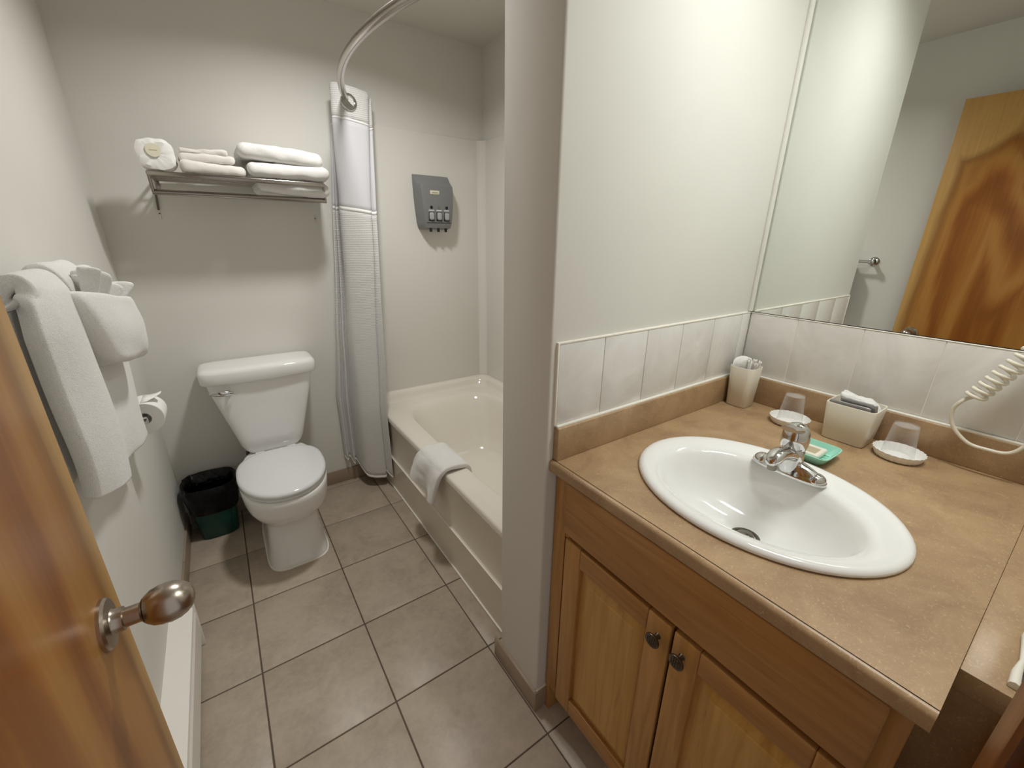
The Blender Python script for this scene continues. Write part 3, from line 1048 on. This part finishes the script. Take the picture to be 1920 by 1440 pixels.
# ---- shower curtain, gathered at the wall
cur = tag(empty('shower_curtain', (.6, 2.34, .06)), 'white waffle shower curtain gathered against the back wall', 'shower curtain')
def curtain():
    # plan control points top -> bottom, left to right: hidden folds, big front panel, return
    top = [(.640, 2.437), (.612, 2.425), (.650, 2.410), (.606, 2.398), (.645, 2.385), (.600, 2.365), (.588, 2.326), (.620, 2.303), (.690, 2.303), (.748, 2.312), (.762, 2.336), (.752, 2.352), (.776, 2.345), (.786, 2.372), (.760, 2.405)]
    bot = [(.458, 2.436), (.470, 2.405), (.486, 2.432), (.500, 2.385), (.516, 2.415), (.530, 2.340), (.545, 2.292), (.575, 2.268), (.612, 2.252), (.640, 2.246), (.646, 2.265), (.642, 2.272), (.655, 2.205), (.661, 2.180), (.663, 2.290)]
    zb = [.17, .15, .16, .125, .14, .105, .078, .066, .062, .060, .09, .10, .080, .085, .11]
    cols = 15*7
    P_top = smooth_path([(x, y, 0) for x, y in top], 7)
    P_bot = smooth_path([(x, y, zb[i]) for i, (x, y) in enumerate(bot)], 7)
    ncol = len(P_top)
    L_ = [0]
    for i in range(1, ncol):
        L_.append(L_[-1]+(P_top[i]-P_top[i-1]).length*1.4)
    ZT = 2.093
    def zone(name, v0, v1, rows, mat, off=0.0):
        vs, fs, uv = [], [], []
        for r_ in range(rows+1):
            v = v0+(v1-v0)*r_/rows
            for i in range(ncol):
                zt = ZT-.010*math.sin(i*.11)-(.016 if i > 75 else 0)
                zbot = P_bot[i].z
                z = zt+(zbot-zt)*v
                s = min(1, v/.80)**.85
                x = P_top[i].x+(P_bot[i].x-P_top[i].x)*s
                y = P_top[i].y+(P_bot[i].y-P_top[i].y)*s
                y += .004*nz((x, z*.6, i*.02), 5, 3)*min(1, v*6)
                x += .004*nz((x*2, z*.5, 7), 6, 9)*min(1, v*6)
                y = min(y, YB-.008)
                vs.append((x, y-off, z))
                uv.append((L_[i], z))
        for r_ in range(rows):
            for i in range(ncol-1):
                fs.append((r_*ncol+i, r_*ncol+i+1, (r_+1)*ncol+i+1, (r_+1)*ncol+i))
        me = bpy.data.meshes.new(name)
        me.from_pydata(vs, [], fs)
        ul = me.uv_layers.new(name='UVMap')
        for lp in me.loops:
            ul.data[lp.index].uv = uv[lp.vertex_index]
        o = link(name, me, mat, cur, True)
        so = o.modifiers.new('thick', 'SOLIDIFY'); so.thickness = .0016; so.offset = 0
        return o
    zone('header_band', 0, .068, 6, 'curtain_waffle')
    zone('header_seam', .066, .0705, 1, 'curtain_hem', .0012)
    zone('window_panel', .068, .262, 14, 'curtain_sheer')
    zone('panel_seam', .258, .266, 1, 'curtain_hem', .0012)
    zone('waffle_panel', .262, .996, 50, 'curtain_waffle')
    zone('bottom_hem', .993, 1.0, 2, 'curtain_hem', .0008)
    # split ring that carries the front fold
    c = Vector((.655, 2.296, 2.030))
    axis = Vector((.12, -1, .12)).normalized()
    e1 = axis.cross(Vector((0, 0, 1))).normalized(); e2 = axis.cross(e1)
    R_ = []
    for j in range(36):
        t = 2*PI*j/36
        d = e1*math.cos(t)+e2*math.sin(t)
        R_.append([tuple(c+d*(.031+.0075*math.cos(2*PI*i/12))+axis*.0045*math.sin(2*PI*i/12)) for i in range(12)])
    R_.append(R_[0])
    loft('curtain_ring', R_, 'chrome', cur, False, False, 70)
    # dark ring opening
    vs = [tuple(c-axis*.001+(e1*math.cos(2*PI*j/28)+e2*math.sin(2*PI*j/28))*.024) for j in range(28)]
    mesh('ring_plate', vs, [tuple(range(28))], 'chrome', cur)
curtain()

# ---- soap dispenser
dsp = tag(empty('soap_dispenser', (1.11, YB-.006, 1.49)), 'grey three-chamber soap dispenser mounted on the tub wall', 'soap dispenser')
def dispenser():
    yb = YB-.0065
    # (z, half width, front y offset)
    sec = [(1.484, .084, .060), (1.492, .090, .086), (1.52, .0965, .094), (1.60, .104, .098), (1.68, .108, .097), (1.712, .109, .090), (1.735, .1095, .060), (1.768, .1095, .012), (1.772, .108, .004)]
    rings = []
    for z, hw, d in sec:
        c = .010
        rings.append([(1.110-hw, yb, z), (1.110-hw*.985, yb-d*.55, z), (1.110-hw+c*1.3, yb-d+.004, z), (1.110-hw+c*2.2, yb-d, z), (1.110+hw-c*2.2, yb-d, z), (1.110+hw-c*1.3, yb-d+.004, z), (1.110+hw*.985, yb-d*.55, z), (1.110+hw, yb, z)])
    loft('dispenser_body', rings, 'dispenser_grey', dsp, True, True, 30)
    yf = yb-.098
    lab = cushion('label_plate', 1.062, 1.118, yf-.0022, yf+.002, 1.6655, 1.6865, .002, 'cream_label', dsp, 0, nx=12, ny=2, nz_=4)
    box('label_print', 1.074, 1.106, yf-.0028, yf-.0018, 1.6735, 1.6770, 'dispenser_grey', lab)
    for i, x in enumerate((1.066, 1.113, 1.160)):
        lathe('sight_window', [(.0, 0), (.0085, 0), (.0085, -.0015), (.0, -.002)], 'black_hole' if i != 1 else 'drain_metal', dsp, (x, yf+.0008, 1.5995), 'y', 20)
        box('name_print', x-.017, x+.015, yf+.0005, yf+.0035, 1.5820, 1.5868, 'white_print', dsp)
        b = cushion('push_button', x-.014, x+.014, yf-.010, yf+.012, 1.533, 1.573, .009, 'dispenser_light', dsp, 0, nx=10, ny=6, nz_=10)
        box('button_shadow_gap', x-.018, x+.016, yf+.0012, yf+.006, 1.528, 1.576, 'black_hole', b, .002)
        box('nozzle', x-.006, x+.006, yf+.016, yf+.030, 1.470, 1.490, 'black_hole', dsp, .002)
    box('lower_seam', 1.035, 1.186, yf+.0025, yf+.006, 1.5185, 1.5205, 'black_hole', dsp)
dispenser()

# ---- towel draped over the tub rim
def bath_mat():
    y0, y1 = 1.455, 1.700
    prof = [(.795, ZRIM-.10), (.792, ZRIM-.05), (.786, ZRIM-.008), (.770, ZRIM+.012), (.735, ZRIM+.020), (.695, ZRIM+.020), (.668, ZRIM+.014), (.651, ZRIM-.006), (.643, ZRIM-.04), (.641, ZRIM-.075), (.639, ZRIM-.110), (.638, ZRIM-.145)]
    P_ = smooth_path([(x, 0, z) for x, z in prof], 4)
    npf, ny = len(P_), 30
    vs, fs = [], []
    for i, p in enumerate(P_):
        t = i/(npf-1)
        hang = max(0, (t-.58)/.42)
        for j in range(ny+1):
            s = j/ny
            a, b = y0+.035*hang, y1+.075*hang
            y = a+(b-a)*s
            # the loose end pulls into folds and lengthens toward one corner
            z = p.z-hang*(.012*math.exp(-((s-.2)/.22)**2))+hang*.018*s
            x = p.x-hang*(.016*math.sin(s*PI*3.2+.5)+.010)-.003*nz((p.x, y, p.z), 22, 2)
            if hang == 0:
                z += .006*nz((p.x, y, 0), 16, 4)+.006*math.sin(s*PI)
            # edges taper to the rim
            vs.append((x, y-.012*hang*math.sin(s*6), z))
    for i in range(npf-1):
        for j in range(ny):
            fs.append((i*(ny+1)+j, i*(ny+1)+j+1, (i+1)*(ny+1)+j+1, (i+1)*(ny+1)+j))
    o = mesh('bath_mat', vs, fs, 'terry', None, True)
    so = o.modifiers.new('thick', 'SOLIDIFY'); so.thickness = .022; so.offset = 0
    sb = o.modifiers.new('soft', 'SUBSURF'); sb.levels = 1; sb.render_levels = 1
    tag(o, 'white terry bath mat draped over the edge of the bathtub', 'bath mat')
bath_mat()

# ================================================================== TOILET
toi = tag(empty('toilet', (.095, 2.1, 0)), 'white two-piece ceramic toilet with closed lid against the back wall', 'toilet')
def toilet():
    TX = .097
    K = 64
    def rg(z, hw, yf, yb, n, yc=2.0):
        return srect(TX, yc, z, hw, yc-yf, n, K, yb-yc)
    rings = [rg(0, .128, 1.822, 2.37, 4.2), rg(.012, .128, 1.822, 2.37, 4.2), rg(.02, .1245, 1.826, 2.37, 4.2), rg(.08, .116, 1.842, 2.37, 4), rg(.15, .1085, 1.862, 2.37, 3.6), rg(.19, .108, 1.868, 2.37, 3.2), rg(.215, .114, 1.858, 2.37, 3),
             rg(.238, .130, 1.825, 2.37, 2.7), rg(.265, .150, 1.788, 2.37, 2.5), rg(.30, .167, 1.757, 2.37, 2.4), rg(.335, .175, 1.742, 2.37, 2.3), rg(.37, .178, 1.735, 2.37, 2.3), rg(.388, .178, 1.735, 2.37, 2.3), rg(.396, .174, 1.739, 2.37, 2.3), rg(.398, .168, 1.745, 2.36, 2.3)]
    loft('bowl', rings, 'ceramic', toi, True, True, 60)
    loft('base_caulk', [rg(0, .133, 1.817, 2.37, 4.2), rg(.0045, .133, 1.817, 2.37, 4.2), rg(.006, .130, 1.820, 2.37, 4.2)], 'caulk', toi, True, True, 50)
    def sr(z, hw, yf, m=0.0):
        # seat outline: round front, squarer back
        out = []
        for i in range(K):
            t = 2*PI*i/K
            c, s = math.cos(t), math.sin(t)
            if s < 0:
                n, h = 2.15, 2.00-yf
            else:
                n, h = 3.0, .200
            out.append((TX+(hw-m)*math.copysign(abs(c)**(2/n), c)*(1-.10*max(0, s)**2), 2.00+(h-m)*math.copysign(abs(s)**(2/n), s), z))
        return out
    loft('seat_ring', [sr(.3985, .178, 1.739, .004), sr(.402, .178, 1.739), sr(.411, .178, 1.739), sr(.4145, .178, 1.739, .003)], 'seat_plastic', toi, True, True, 40)
    loft('seat_lid', [sr(.4165, .181, 1.734, .004), sr(.419, .181, 1.734), sr(.428, .181, 1.734), sr(.434, .181, 1.734, .003), sr(.4385, .181, 1.734, .010), sr(.4405, .181, 1.734, .024), sr(.443, .181, 1.734, .07), sr(.4455, .181, 1.734, .14)], 'seat_plastic', toi, True, True, 60)
    for s in (-1, 1):
        box('seat_hinge', TX+s*.07-.022, TX+s*.07+.022, 2.185, 2.215, .399, .432, 'seat_plastic', toi, .006, 3)
    # tank, tapering down
    def tk(z, hw, yf, yb, n=7):
        yc = (yf+yb)/2
        return srect(TX, yc, z, hw, (yb-yf)/2, n, K)
    loft('tank', [tk(.400, .110, 2.275, 2.41), tk(.425, .130, 2.262, 2.425), tk(.455, .142, 2.252, 2.43), tk(.49, .150, 2.247, 2.432), tk(.63, .1865, 2.240, 2.436), tk(.765, .2215, 2.234, 2.438), tk(.800, .2255, 2.234, 2.438)], 'ceramic', toi, True, True, 50)
    def ld(z, m=0.0):
        out = []
        for i in range(K):
            t = 2*PI*i/K
            c, s = math.cos(t), math.sin(t)
            n = 7
            x = (.245-m)*math.copysign(abs(c)**(2/n), c)
            y = (.110-m)*math.copysign(abs(s)**(2/n), s)
            if s < 0: y -= .012*(1-(x/.245)**2)
            out.append((TX+x, 2.331+y, z))
        return out
    loft('tank_lid', [ld(.792, .008), ld(.794, .004), ld(.800, 0), ld(.842, -.001), ld(.852, .003), ld(.858, .010), ld(.8615, .022), ld(.863, .05)], 'ceramic', toi, True, True, 60)
    # lever
    lv = lathe('flush_lever', [(.0, 2.234), (.011, 2.234), (.011, 2.229), (.008, 2.226), (.006, 2.222), (.006, 2.214)], 'chrome', toi, (-.046, 0, .752), 'y', 24, 40, False, True)
    R_ = []
    for i in range(13):
        t = i/12
        x = -.026-.092*t
        z = .752+.010*t
        hh = .0105*math.sin(PI*(.12+.80*t))**.7+.0015
        R_.append([(x, 2.212-.004*math.sin(t*PI)+.0055*math.cos(2*PI*j/16)*(1-.4*t), z+hh*math.sin(2*PI*j/16)) for j in range(16)])
    loft('lever_arm', R_, 'chrome', lv, True, True, 60)
    # supply pipe below the tank
    tube('supply_pipe', smooth_path([(-.055, 2.44, .17), (-.055, 2.36, .17), (-.045, 2.33, .22), (-.030, 2.325, .33), (-.022, 2.33, .405)], 6), .0075, 'copper_pipe', toi, 10)
toilet()

# ================================================================== TRASH BIN
tb = tag(empty('trash_bin', (-.205, 2.315, 0)), 'green plastic waste bin with black liner beside the toilet', 'trash bin')
def trash():
    cx, cy = -.208, 2.325
    K = 64
    def rr(z, hx, hy, n=3.4, dent=0.0, amp=0.0, seed=0):
        out = []
        for i in range(K):
            t = 2*PI*i/K
            c, s = math.cos(t), math.sin(t)
            x = hx*math.copysign(abs(c)**(2/n), c)
            y = hy*math.copysign(abs(s)**(2/n), s)
            # vertical dent on the front right
            d = math.exp(-((t-5.35)/.16)**2)*dent
            f = 1-d+amp*nz((c*2, s*2, z*18), 2.0, seed)
            out.append((cx+x*f, cy+y*f, z))
        return out
    loft('bin_body', [rr(0, .074, .062, 4), rr(.004, .080, .068, 4, .05), rr(.10, .088, .077, 3.8, .10), rr(.20, .097, .087, 3.6, .08), rr(.275, .104, .095, 3.4), rr(.278, .101, .092, 3.4), rr(.20, .093, .083, 3.4), rr(.02, .076, .064, 3.6)], 'bin_green', tb, True, True, 60)
    loft('bin_liner', [rr(.150, .100, .090, 3.2, 0, .05, 2), rr(.165, .103, .094, 3.2, 0, .07, 2), rr(.205, .108, .099, 3.2, 0, .06, 5), rr(.25, .114, .105, 3.2, 0, .05, 8), rr(.286, .117, .108, 3.2, 0, .05, 8), rr(.297, .112, .103, 3.2, 0, .05, 8),
                       rr(.290, .099, .090, 3.2, 0, .04, 8), rr(.24, .088, .078, 3.2, 0, .06, 11), rr(.15, .076, .066, 3.2, 0, .10, 14), rr(.07, .056, .046, 3, 0, .15, 17), rr(.055, .02, .02, 2, 0, .2, 17)], 'bin_liner', tb, False, True, 75)
trash()

# ================================================================== TOWEL SHELF
YS = 2.165
shf = tag(empty('towel_shelf', (.17, YB, 1.62)), 'chrome hotel towel shelf with lower bar on the back wall', 'towel rack')
X0, X1 = -.136, .470
def shelf():
    zr, zl, YL = 1.6555, 1.592, 2.25
    box('top_rail', X0-.004, X1+.004, YS-.006, YS+.006, zr-.010, zr+.008, 'rack_metal', shf, .004, 3)
    tube('top_rail', [(X0, YB-.02, zr), (X1, YB-.02, zr)], .006, 'rack_metal', shf, 14)
    for i in range(4):
        y = YS+.052+.056*i*.9
        tube('shelf_rod', [(X0, y, zr), (X1, y, zr)], .0045, 'rack_metal', shf, 10)
    tube('lower_bar', [(X0-.006, YL, 1.5965), (X1+.022, YL, 1.5965)], .0105, 'rack_metal', shf, 16)
    for x in (X0, X1):
        tube('side_rail', [(x, YS, zr), (x, YB-.004, zr)], .006, 'rack_metal', shf, 12)
        xe = x+(.018 if x > 0 else -.002)
        tube('side_post', [(x, YS, zr+.004), (xe, YL, 1.5965)], .0055, 'rack_metal', shf, 10)
        tube('side_brace', [(xe, YL, 1.5965), (x, YB-.006, zl+.024)], .0045, 'rack_metal', shf, 10)
        b = box('wall_bracket', x-.013, x+.013, YB-.006, YB, 1.600, 1.672, 'rack_metal', shf, .002)
        tube('bracket_screw', [(x+.0, YB-.008, 1.606), (x, YB, 1.606)], .003, 'black_hole', b, 8)
        box('mount_strip', x-.003-.012*(x < 0), x+.003-.012*(x < 0), YB-.004, YB, 1.500, 1.540, 'cream_plastic', shf, .001)
        if x < 0:
            tube('mount_leg', [(x-.008, YB-.012, 1.600), (x-.012, YB-.005, 1.538)], .0042, 'dark_nickel', shf, 10)
        tube('bracket_screw', [(x-.012*(x < 0), YB-.006, 1.524), (x-.012*(x < 0), YB, 1.524)], .0028, 'black_hole', shf, 8)
shelf()
zt = 1.664
# right stack of bath towels
t3 = cushion('bath_towel', .215, .503, 2.195, 2.425, 1.622, 1.672, .022, 'terry', None, .006, 12, 4, sag=lambda x, y: -.012*max(0, min(1, (x-.2)/.2)), nx=30)
tag(t3, 'bottom bath towel of the right stack, sagging through the shelf', 'towel', 'folded bath towels on the shelf')
t1 = cushion('bath_towel', .185, .505, 2.150, 2.43, 1.670, 1.728, .026, 'terry', None, .007, 11, 1, nx=34)
tag(t1, 'middle bath towel of the right stack on the chrome shelf', 'towel', 'folded bath towels on the shelf')
t2 = cushion('bath_towel', .163, .480, 2.150, 2.43, 1.729, 1.788, .026, 'terry', None, .007, 11, 2, nx=34, sag=lambda x, y: .008*(.32-x)/.16)
tag(t2, 'topmost bath towel of the right stack on the chrome shelf', 'towel', 'folded bath towels on the shelf')
# left stack
h1 = cushion('hand_towel', -.034, .180, 2.155, 2.40, zt, zt+.040, .018, 'terry_cream', None, .006, 13, 6, sag=lambda x, y: -.004*(x-.07)/.1, nx=28)
tag(h1, 'folded hand towel at the bottom of the left stack on the shelf', 'towel', 'small towels on the shelf')
h2 = cushion('wash_cloth', -.036, .148, 2.170, 2.36, zt+.040, zt+.072, .014, 'terry_cream', None, .007, 15, 7, nx=28)
tag(h2, 'folded wash cloth in the middle of the left stack on the shelf', 'wash cloth', 'small towels on the shelf')
h3 = cushion('wash_cloth', -.030, .128, 2.180, 2.34, zt+.071, zt+.092, .009, 'terry_cream', None, .009, 17, 8, nx=28)
tag(h3, 'thin rumpled wash cloth on top of the left stack on the shelf', 'wash cloth', 'small towels on the shelf')
# wrapped paper roll
wr = tag(empty('wrapped_paper_roll', (-.112, 2.2, zt)), 'paper-wrapped toilet roll with round sticker on the shelf', 'toilet paper')
def wrapped():
    cx, cz = -.100, zt+.054
    rings = []
    for (y, r_) in ((2.158, .004), (2.156, .024), (2.155, .046), (2.160, .056), (2.172, .0575), (2.21, .0575), (2.25, .0575), (2.262, .054), (2.266, .03), (2.266, .004)):
        ring = []
        for i in range(48):
            t = 2*PI*i/48
            sq = (abs(math.cos(t))**3.2+abs(math.sin(t))**3.2)**(-1/3.2)
            f = r_*(sq*.93)*(1+.10*nz((math.cos(t)*2.2, y*30, math.sin(t)*2.2), 1.4, 3) if r_ > .02 else 1)
            ring.append((cx+f*math.cos(t)*1.05, y+.004*nz((t*2, r_*90, 1), 1.3, 2), cz+f*math.sin(t)*.98))
        rings.append(ring)
    b = loft('paper_wrap', rings, 'paper_white', wr, True, True, 30)
    st = lathe('round_sticker', [(.0, 0), (.0225, 0), (.0225, -.002), (.0, -.002)], 'sticker_paper', wr, (cx-.004, 2.1525, cz+.012), 'y', 28)
    box('sticker_print', cx-.016, cx+.008, 2.1498, 2.1506, cz+.0112, cz+.0128, 'soap_print', st)
wrapped()

# ================================================================== LEFT WALL: towel bar and towels
ZB, XB_, YB0, YB1 = 1.335, -.278, .925, 1.560
bar = tag(empty('towel_bar', (XL, 1.2, ZB)), 'chrome towel bar on the left wall behind the door edge', 'towel bar')
tube('bar_tube', [(XB_, YB0-.008, ZB), (XB_, YB1+.008, ZB)], .0085, 'chrome', bar, 16)
for y in (YB0, YB1):
    p = lathe('bar_post', [(.026, 0), (.026, .006), (.022, .010), (.013, .014), (.0105, .030), (.0105, .050), (.0145, .056), (.0155, .066), (.0135, .076), (.006, .080)], 'chrome', bar, (XL, y, ZB), 'x', 28, 40)

def drape(name, prof_front, y_fn, rows, ny, thick, mat, amp=.005, fr=9, seed=1, parent=None, folds=None, lift=None):
    """cloth hung over the bar; prof: list of (x, z); y_fn(t, s) gives y, t along the profile, s across"""
    P_ = smooth_path([(x, 0, z) for x, z in prof_front], rows)
    npf = len(P_)
    vs, fs = [], []
    for i, p in enumerate(P_):
        t = i/(npf-1)
        for j in range(ny+1):
            s = j/ny
            y = y_fn(t, s)
            dx = amp*nz((0, y*1.3, p.z*.6), fr, seed)
            if folds: dx += folds(t, s, p)
            up_ = lift(t, s) if lift else 0
            vs.append((p.x+dx, y+.004*nz((p.x, y, p.z), 7, seed+3), p.z+up_+.004*nz((p.x, y, 0), 9, seed+6)))
    for i in range(npf-1):
        for j in range(ny):
            fs.append((i*(ny+1)+j, i*(ny+1)+j+1, (i+1)*(ny+1)+j+1, (i+1)*(ny+1)+j))
    o = mesh(name, vs, fs, mat, parent, True)
    so = o.modifiers.new('thick', 'SOLIDIFY'); so.thickness = thick; so.offset = 0
    sb = o.modifiers.new('soft', 'SUBSURF'); sb.levels = 1; sb.render_levels = 1
    return o
# broad back layer
bt = tag(empty('hanging_bath_towel', (XB_, 1.25, ZB)), 'long white bath towel hanging from the bar on the left wall', 'towel')
profA = [(-.318, .95), (-.320, 1.12), (-.316, 1.28), (-.302, 1.345), (XB_, 1.360), (-.262, 1.345), (-.256, 1.28), (-.256, 1.12), (-.258, .98), (-.262, .850)]
drape('back_layer', profA, lambda t, s: 1.10+.46*s+max(0, t-.5)*.13*(s-.25), 5, 34, .010, 'terry', .006, 8, 2, bt,
      lambda t, s, p: .010*max(0, t-.5)*math.sin(s*9+.6), lambda t, s: .10*(1-s)*max(0, (t-.7)/.3))
# thick folded strip in front
profB = [(-.306, .985), (-.308, 1.12), (-.308, 1.28), (-.298, 1.348), (XB_+.002, 1.368), (-.258, 1.352), (-.250, 1.30), (-.247, 1.20), (-.246, 1.08), (-.248, .99), (-.252, .930)]
def arm_y(t, s):
    k = max(0, min(1, (t-.42)/.2))
    return (1.045-.060*k)+(.125+.048*k)*s
drape('front_fold', profB, arm_y, 5, 24, .030, 'terry', .004, 9, 5, bt,
      lambda t, s, p: (.016*math.sin(s*PI)-.014*(1-s)**1.5)*(1 if t > .5 else .2), lambda t, s: .050*(1-s)*max(0, (t-.75)/.25))
# hand towel pocket
ht = tag(empty('pocket_hand_towel', (-.22, 1.3, 1.2)), 'white hand towel folded into a pocket over the bath towel', 'towel')
profC = [(-.296, 1.25), (-.300, 1.32), (-.290, 1.366), (XB_+.004, 1.382), (-.258, 1.370), (-.246, 1.34), (-.240, 1.28), (-.238, 1.22), (-.240, 1.19)]
drape('strap_layer', profC, lambda t, s: 1.150+.19*s+.06*t, 5, 18, .016, 'terry', .004, 9, 8, ht)
def pocket():
    K = 44
    rings = []
    for (z, y0, y1, d, n) in ((1.158, 1.235, 1.440, .014, 3.2), (1.160, 1.205, 1.468, .026, 3.4), (1.168, 1.178, 1.488, .036, 3.6), (1.19, 1.160, 1.500, .043, 3.6), (1.22, 1.135, 1.503, .046, 3.6), (1.255, 1.118, 1.490, .047, 3.4), (1.288, 1.110, 1.466, .045, 3.4), (1.308, 1.115, 1.444, .041, 3.2), (1.314, 1.142, 1.434, .035, 3.0), (1.304, 1.150, 1.426, .028, 3.0), (1.25, 1.17, 1.42, .020, 3.0)):
        yc, hy = (y0+y1)/2, (y1-y0)/2
        ring = []
        for i in range(K):
            t = 2*PI*i/K
            c, s = math.cos(t), math.sin(t)
            y = yc+hy*math.copysign(abs(s)**(2/n), s)
            x = -.228+d*math.copysign(abs(c)**(2/n), c)+.06*(y-1.25)*max(0, c)
            zz = z-.17*(y-1.30)
            a = .007*nz((x, y, z), 13, 4)
            cre = .0035*math.sin(zz*120+y*20+3*nz((x, y, z), 9, 1))*max(0, c)
            ring.append((x+a+cre, y+a*.5, zz+.006*nz((x, y, 0), 15, 7)))
        rings.append(ring)
    o = loft('pocket_fold', rings, 'terry', ht, True, True, 70)
    sb = o.modifiers.new('soft', 'SUBSURF'); sb.levels = 1; sb.render_levels = 1
pocket()
# pleated wash cloth standing in the pocket
def fan_cloth():
    npl = 7
    cols, rows = npl*10, 10
    vs, fs = [], []
    for r_ in range(rows+1):
        v = r_/rows
        for i in range(cols+1):
            u = i/cols
            ph = u*npl*PI
            y = 1.195+.170*u+(.075*(u-.25))*v+.006*math.sin(ph*2)*v
            x = -.226+.024*math.sin(ph)*(.35+.85*v)+.020*v*u
            z = 1.272+(.092+.010*math.sin(u*7+.3)+.010*math.cos(ph))*v-.17*(y-1.25)*v*.55-.03*u
            # the tips flop over towards the room
            x += .012*max(0, v-.6)*(1+math.sin(u*9))
            vs.append((x, y, z))
    for r_ in range(rows):
        for i in range(cols):
            fs.append((r_*(cols+1)+i, r_*(cols+1)+i+1, (r_+1)*(cols+1)+i+1, (r_+1)*(cols+1)+i))
    o = mesh('pleated_wash_cloth', vs, fs, 'terry', None, True)
    so = o.modifiers.new('thick', 'SOLIDIFY'); so.thickness = .007; so.offset = 0
    sb = o.modifiers.new('soft', 'SUBSURF'); sb.levels = 1; sb.render_levels = 1
    tag(o, 'pleated white wash cloth fanned out of the hand towel pocket', 'wash cloth')
fan_cloth()

# ---- paper holder with roll
ph = tag(empty('paper_holder', (XL, 1.72, .885)), 'chrome toilet paper holder on the left wall behind the towels', 'paper holder')
for y in (1.652, 1.778):
    lathe('holder_post', [(.020, 0), (.020, .005), (.010, .010), (.009, .065), (.012, .072), (.012, .084), (.006, .087)], 'chrome', ph, (XL, y, .885), 'x', 20, 40)
tube('holder_spindle', [(-.268, 1.652, .885), (-.268, 1.778, .885)], .007, 'chrome', ph, 12)
rl = tag(empty('toilet_roll', (-.268, 1.715, .885)), 'white toilet roll with a folded end on the holder', 'toilet paper')
lathe('paper_core', [(.019, -.048), (.050, -.048), (.052, -.046), (.052, .046), (.050, .048), (.019, .048), (.019, -.048)], 'paper_white', rl, (-.268, 1.715, .885), 'y', 36, 40, False, False)
vs = []
for (y, dz) in ((1.669, 0), (1.761, 0)):
    for (x, z) in ((-.268, .9375), (-.250, .939), (-.232, .944), (-.216, .952)):
        k = (x+.268)/.052
        vs.append((x, y+(1.715-y)*k*.75, z))
o = mesh('paper_tail', vs, [(i, i+1, 5+i, 4+i) for i in range(3)], 'paper_white', rl)
so = o.modifiers.new('thick', 'SOLIDIFY'); so.thickness = .0012

# ================================================================== BASEBOARD HEATER
hea = tag(empty('baseboard_heater', (XL, 1.0, 0)), 'white baseboard heater along the left wall', 'heater')
def heater():
    ya, yb = .30, 1.585
    prof = [(XL, .012), (XL+.058, .012), (XL+.060, .030), (XL+.056, .034), (XL+.056, .050), (XL+.065, .054), (XL+.068, .150), (XL+.064, .160), (XL+.055, .1625), (XL+.055, .166), (XL+.066, .170), (XL+.064, .181), (XL+.010, .190), (XL, .190)]
    m_ = len(prof)
    vs = [(x, y, z) for y in (ya, yb) for x, z in prof]
    fs = [tuple(range(m_)), tuple(range(m_, 2*m_))] + [(i, (i+1) % m_, m_+(i+1) % m_, m_+i) for i in range(m_)]
    mesh('heater_body', vs, fs, 'heater_white', hea, True, 20)
    box('heater_slot', XL+.050, XL+.0575, ya+.02, yb-.004, .1628, .1662, 'heater_slot', hea)
    box('end_cap', XL, XL+.0695, yb-.002, yb+.012, .0, .1925, 'heater_white', hea, .003)
heater()

# ================================================================== LIGHTS
# recessed ceiling can over the floor, between toilet and door
can = tag(empty('ceiling_light', (CNX, CNY, ZC)), 'white recessed ceiling light above the middle of the floor', 'ceiling light')
lathe('trim_ring', [(.088, -.001), (.110, -.001), (.113, -.006), (.105, -.010), (.090, -.008), (.088, -.001)], 'lamp_white', can, (CNX, CNY, ZC), 'z', 40, 40, False, False)
ld_ = bpy.data.lights.new('can_lamp', 'AREA')
ld_.shape = 'DISK'; ld_.size = .17; ld_.energy = CAN_POWER; ld_.color = CAN_COL; ld_.spread = math.radians(CAN_SPREAD)
lo = bpy.data.objects.new('can_lamp', ld_)
COL.objects.link(lo); lo.parent = can; lo.location = (0, 0, -.012)
# fluorescent strip on the ceiling over the vanity
vb = tag(empty('vanity_light', (VLX, VLY, ZC)), 'white fluorescent strip light on the ceiling over the vanity', 'ceiling light')
box('light_housing', VLX-.08, VLX+.08, VLY-.31, VLY+.31, ZC-.03, ZC-.0005, 'lamp_white', vb, .005)
lv_ = bpy.data.lights.new('vanity_lamp', 'AREA')
lv_.shape = 'RECTANGLE'; lv_.size = .13; lv_.size_y = .58; lv_.energy = BAR_POWER; lv_.color = BAR_COL; lv_.spread = math.radians(BAR_SPREAD)
lo2 = bpy.data.objects.new('vanity_lamp', lv_)
COL.objects.link(lo2); lo2.parent = vb
lo2.location = (0, 0, -.032)
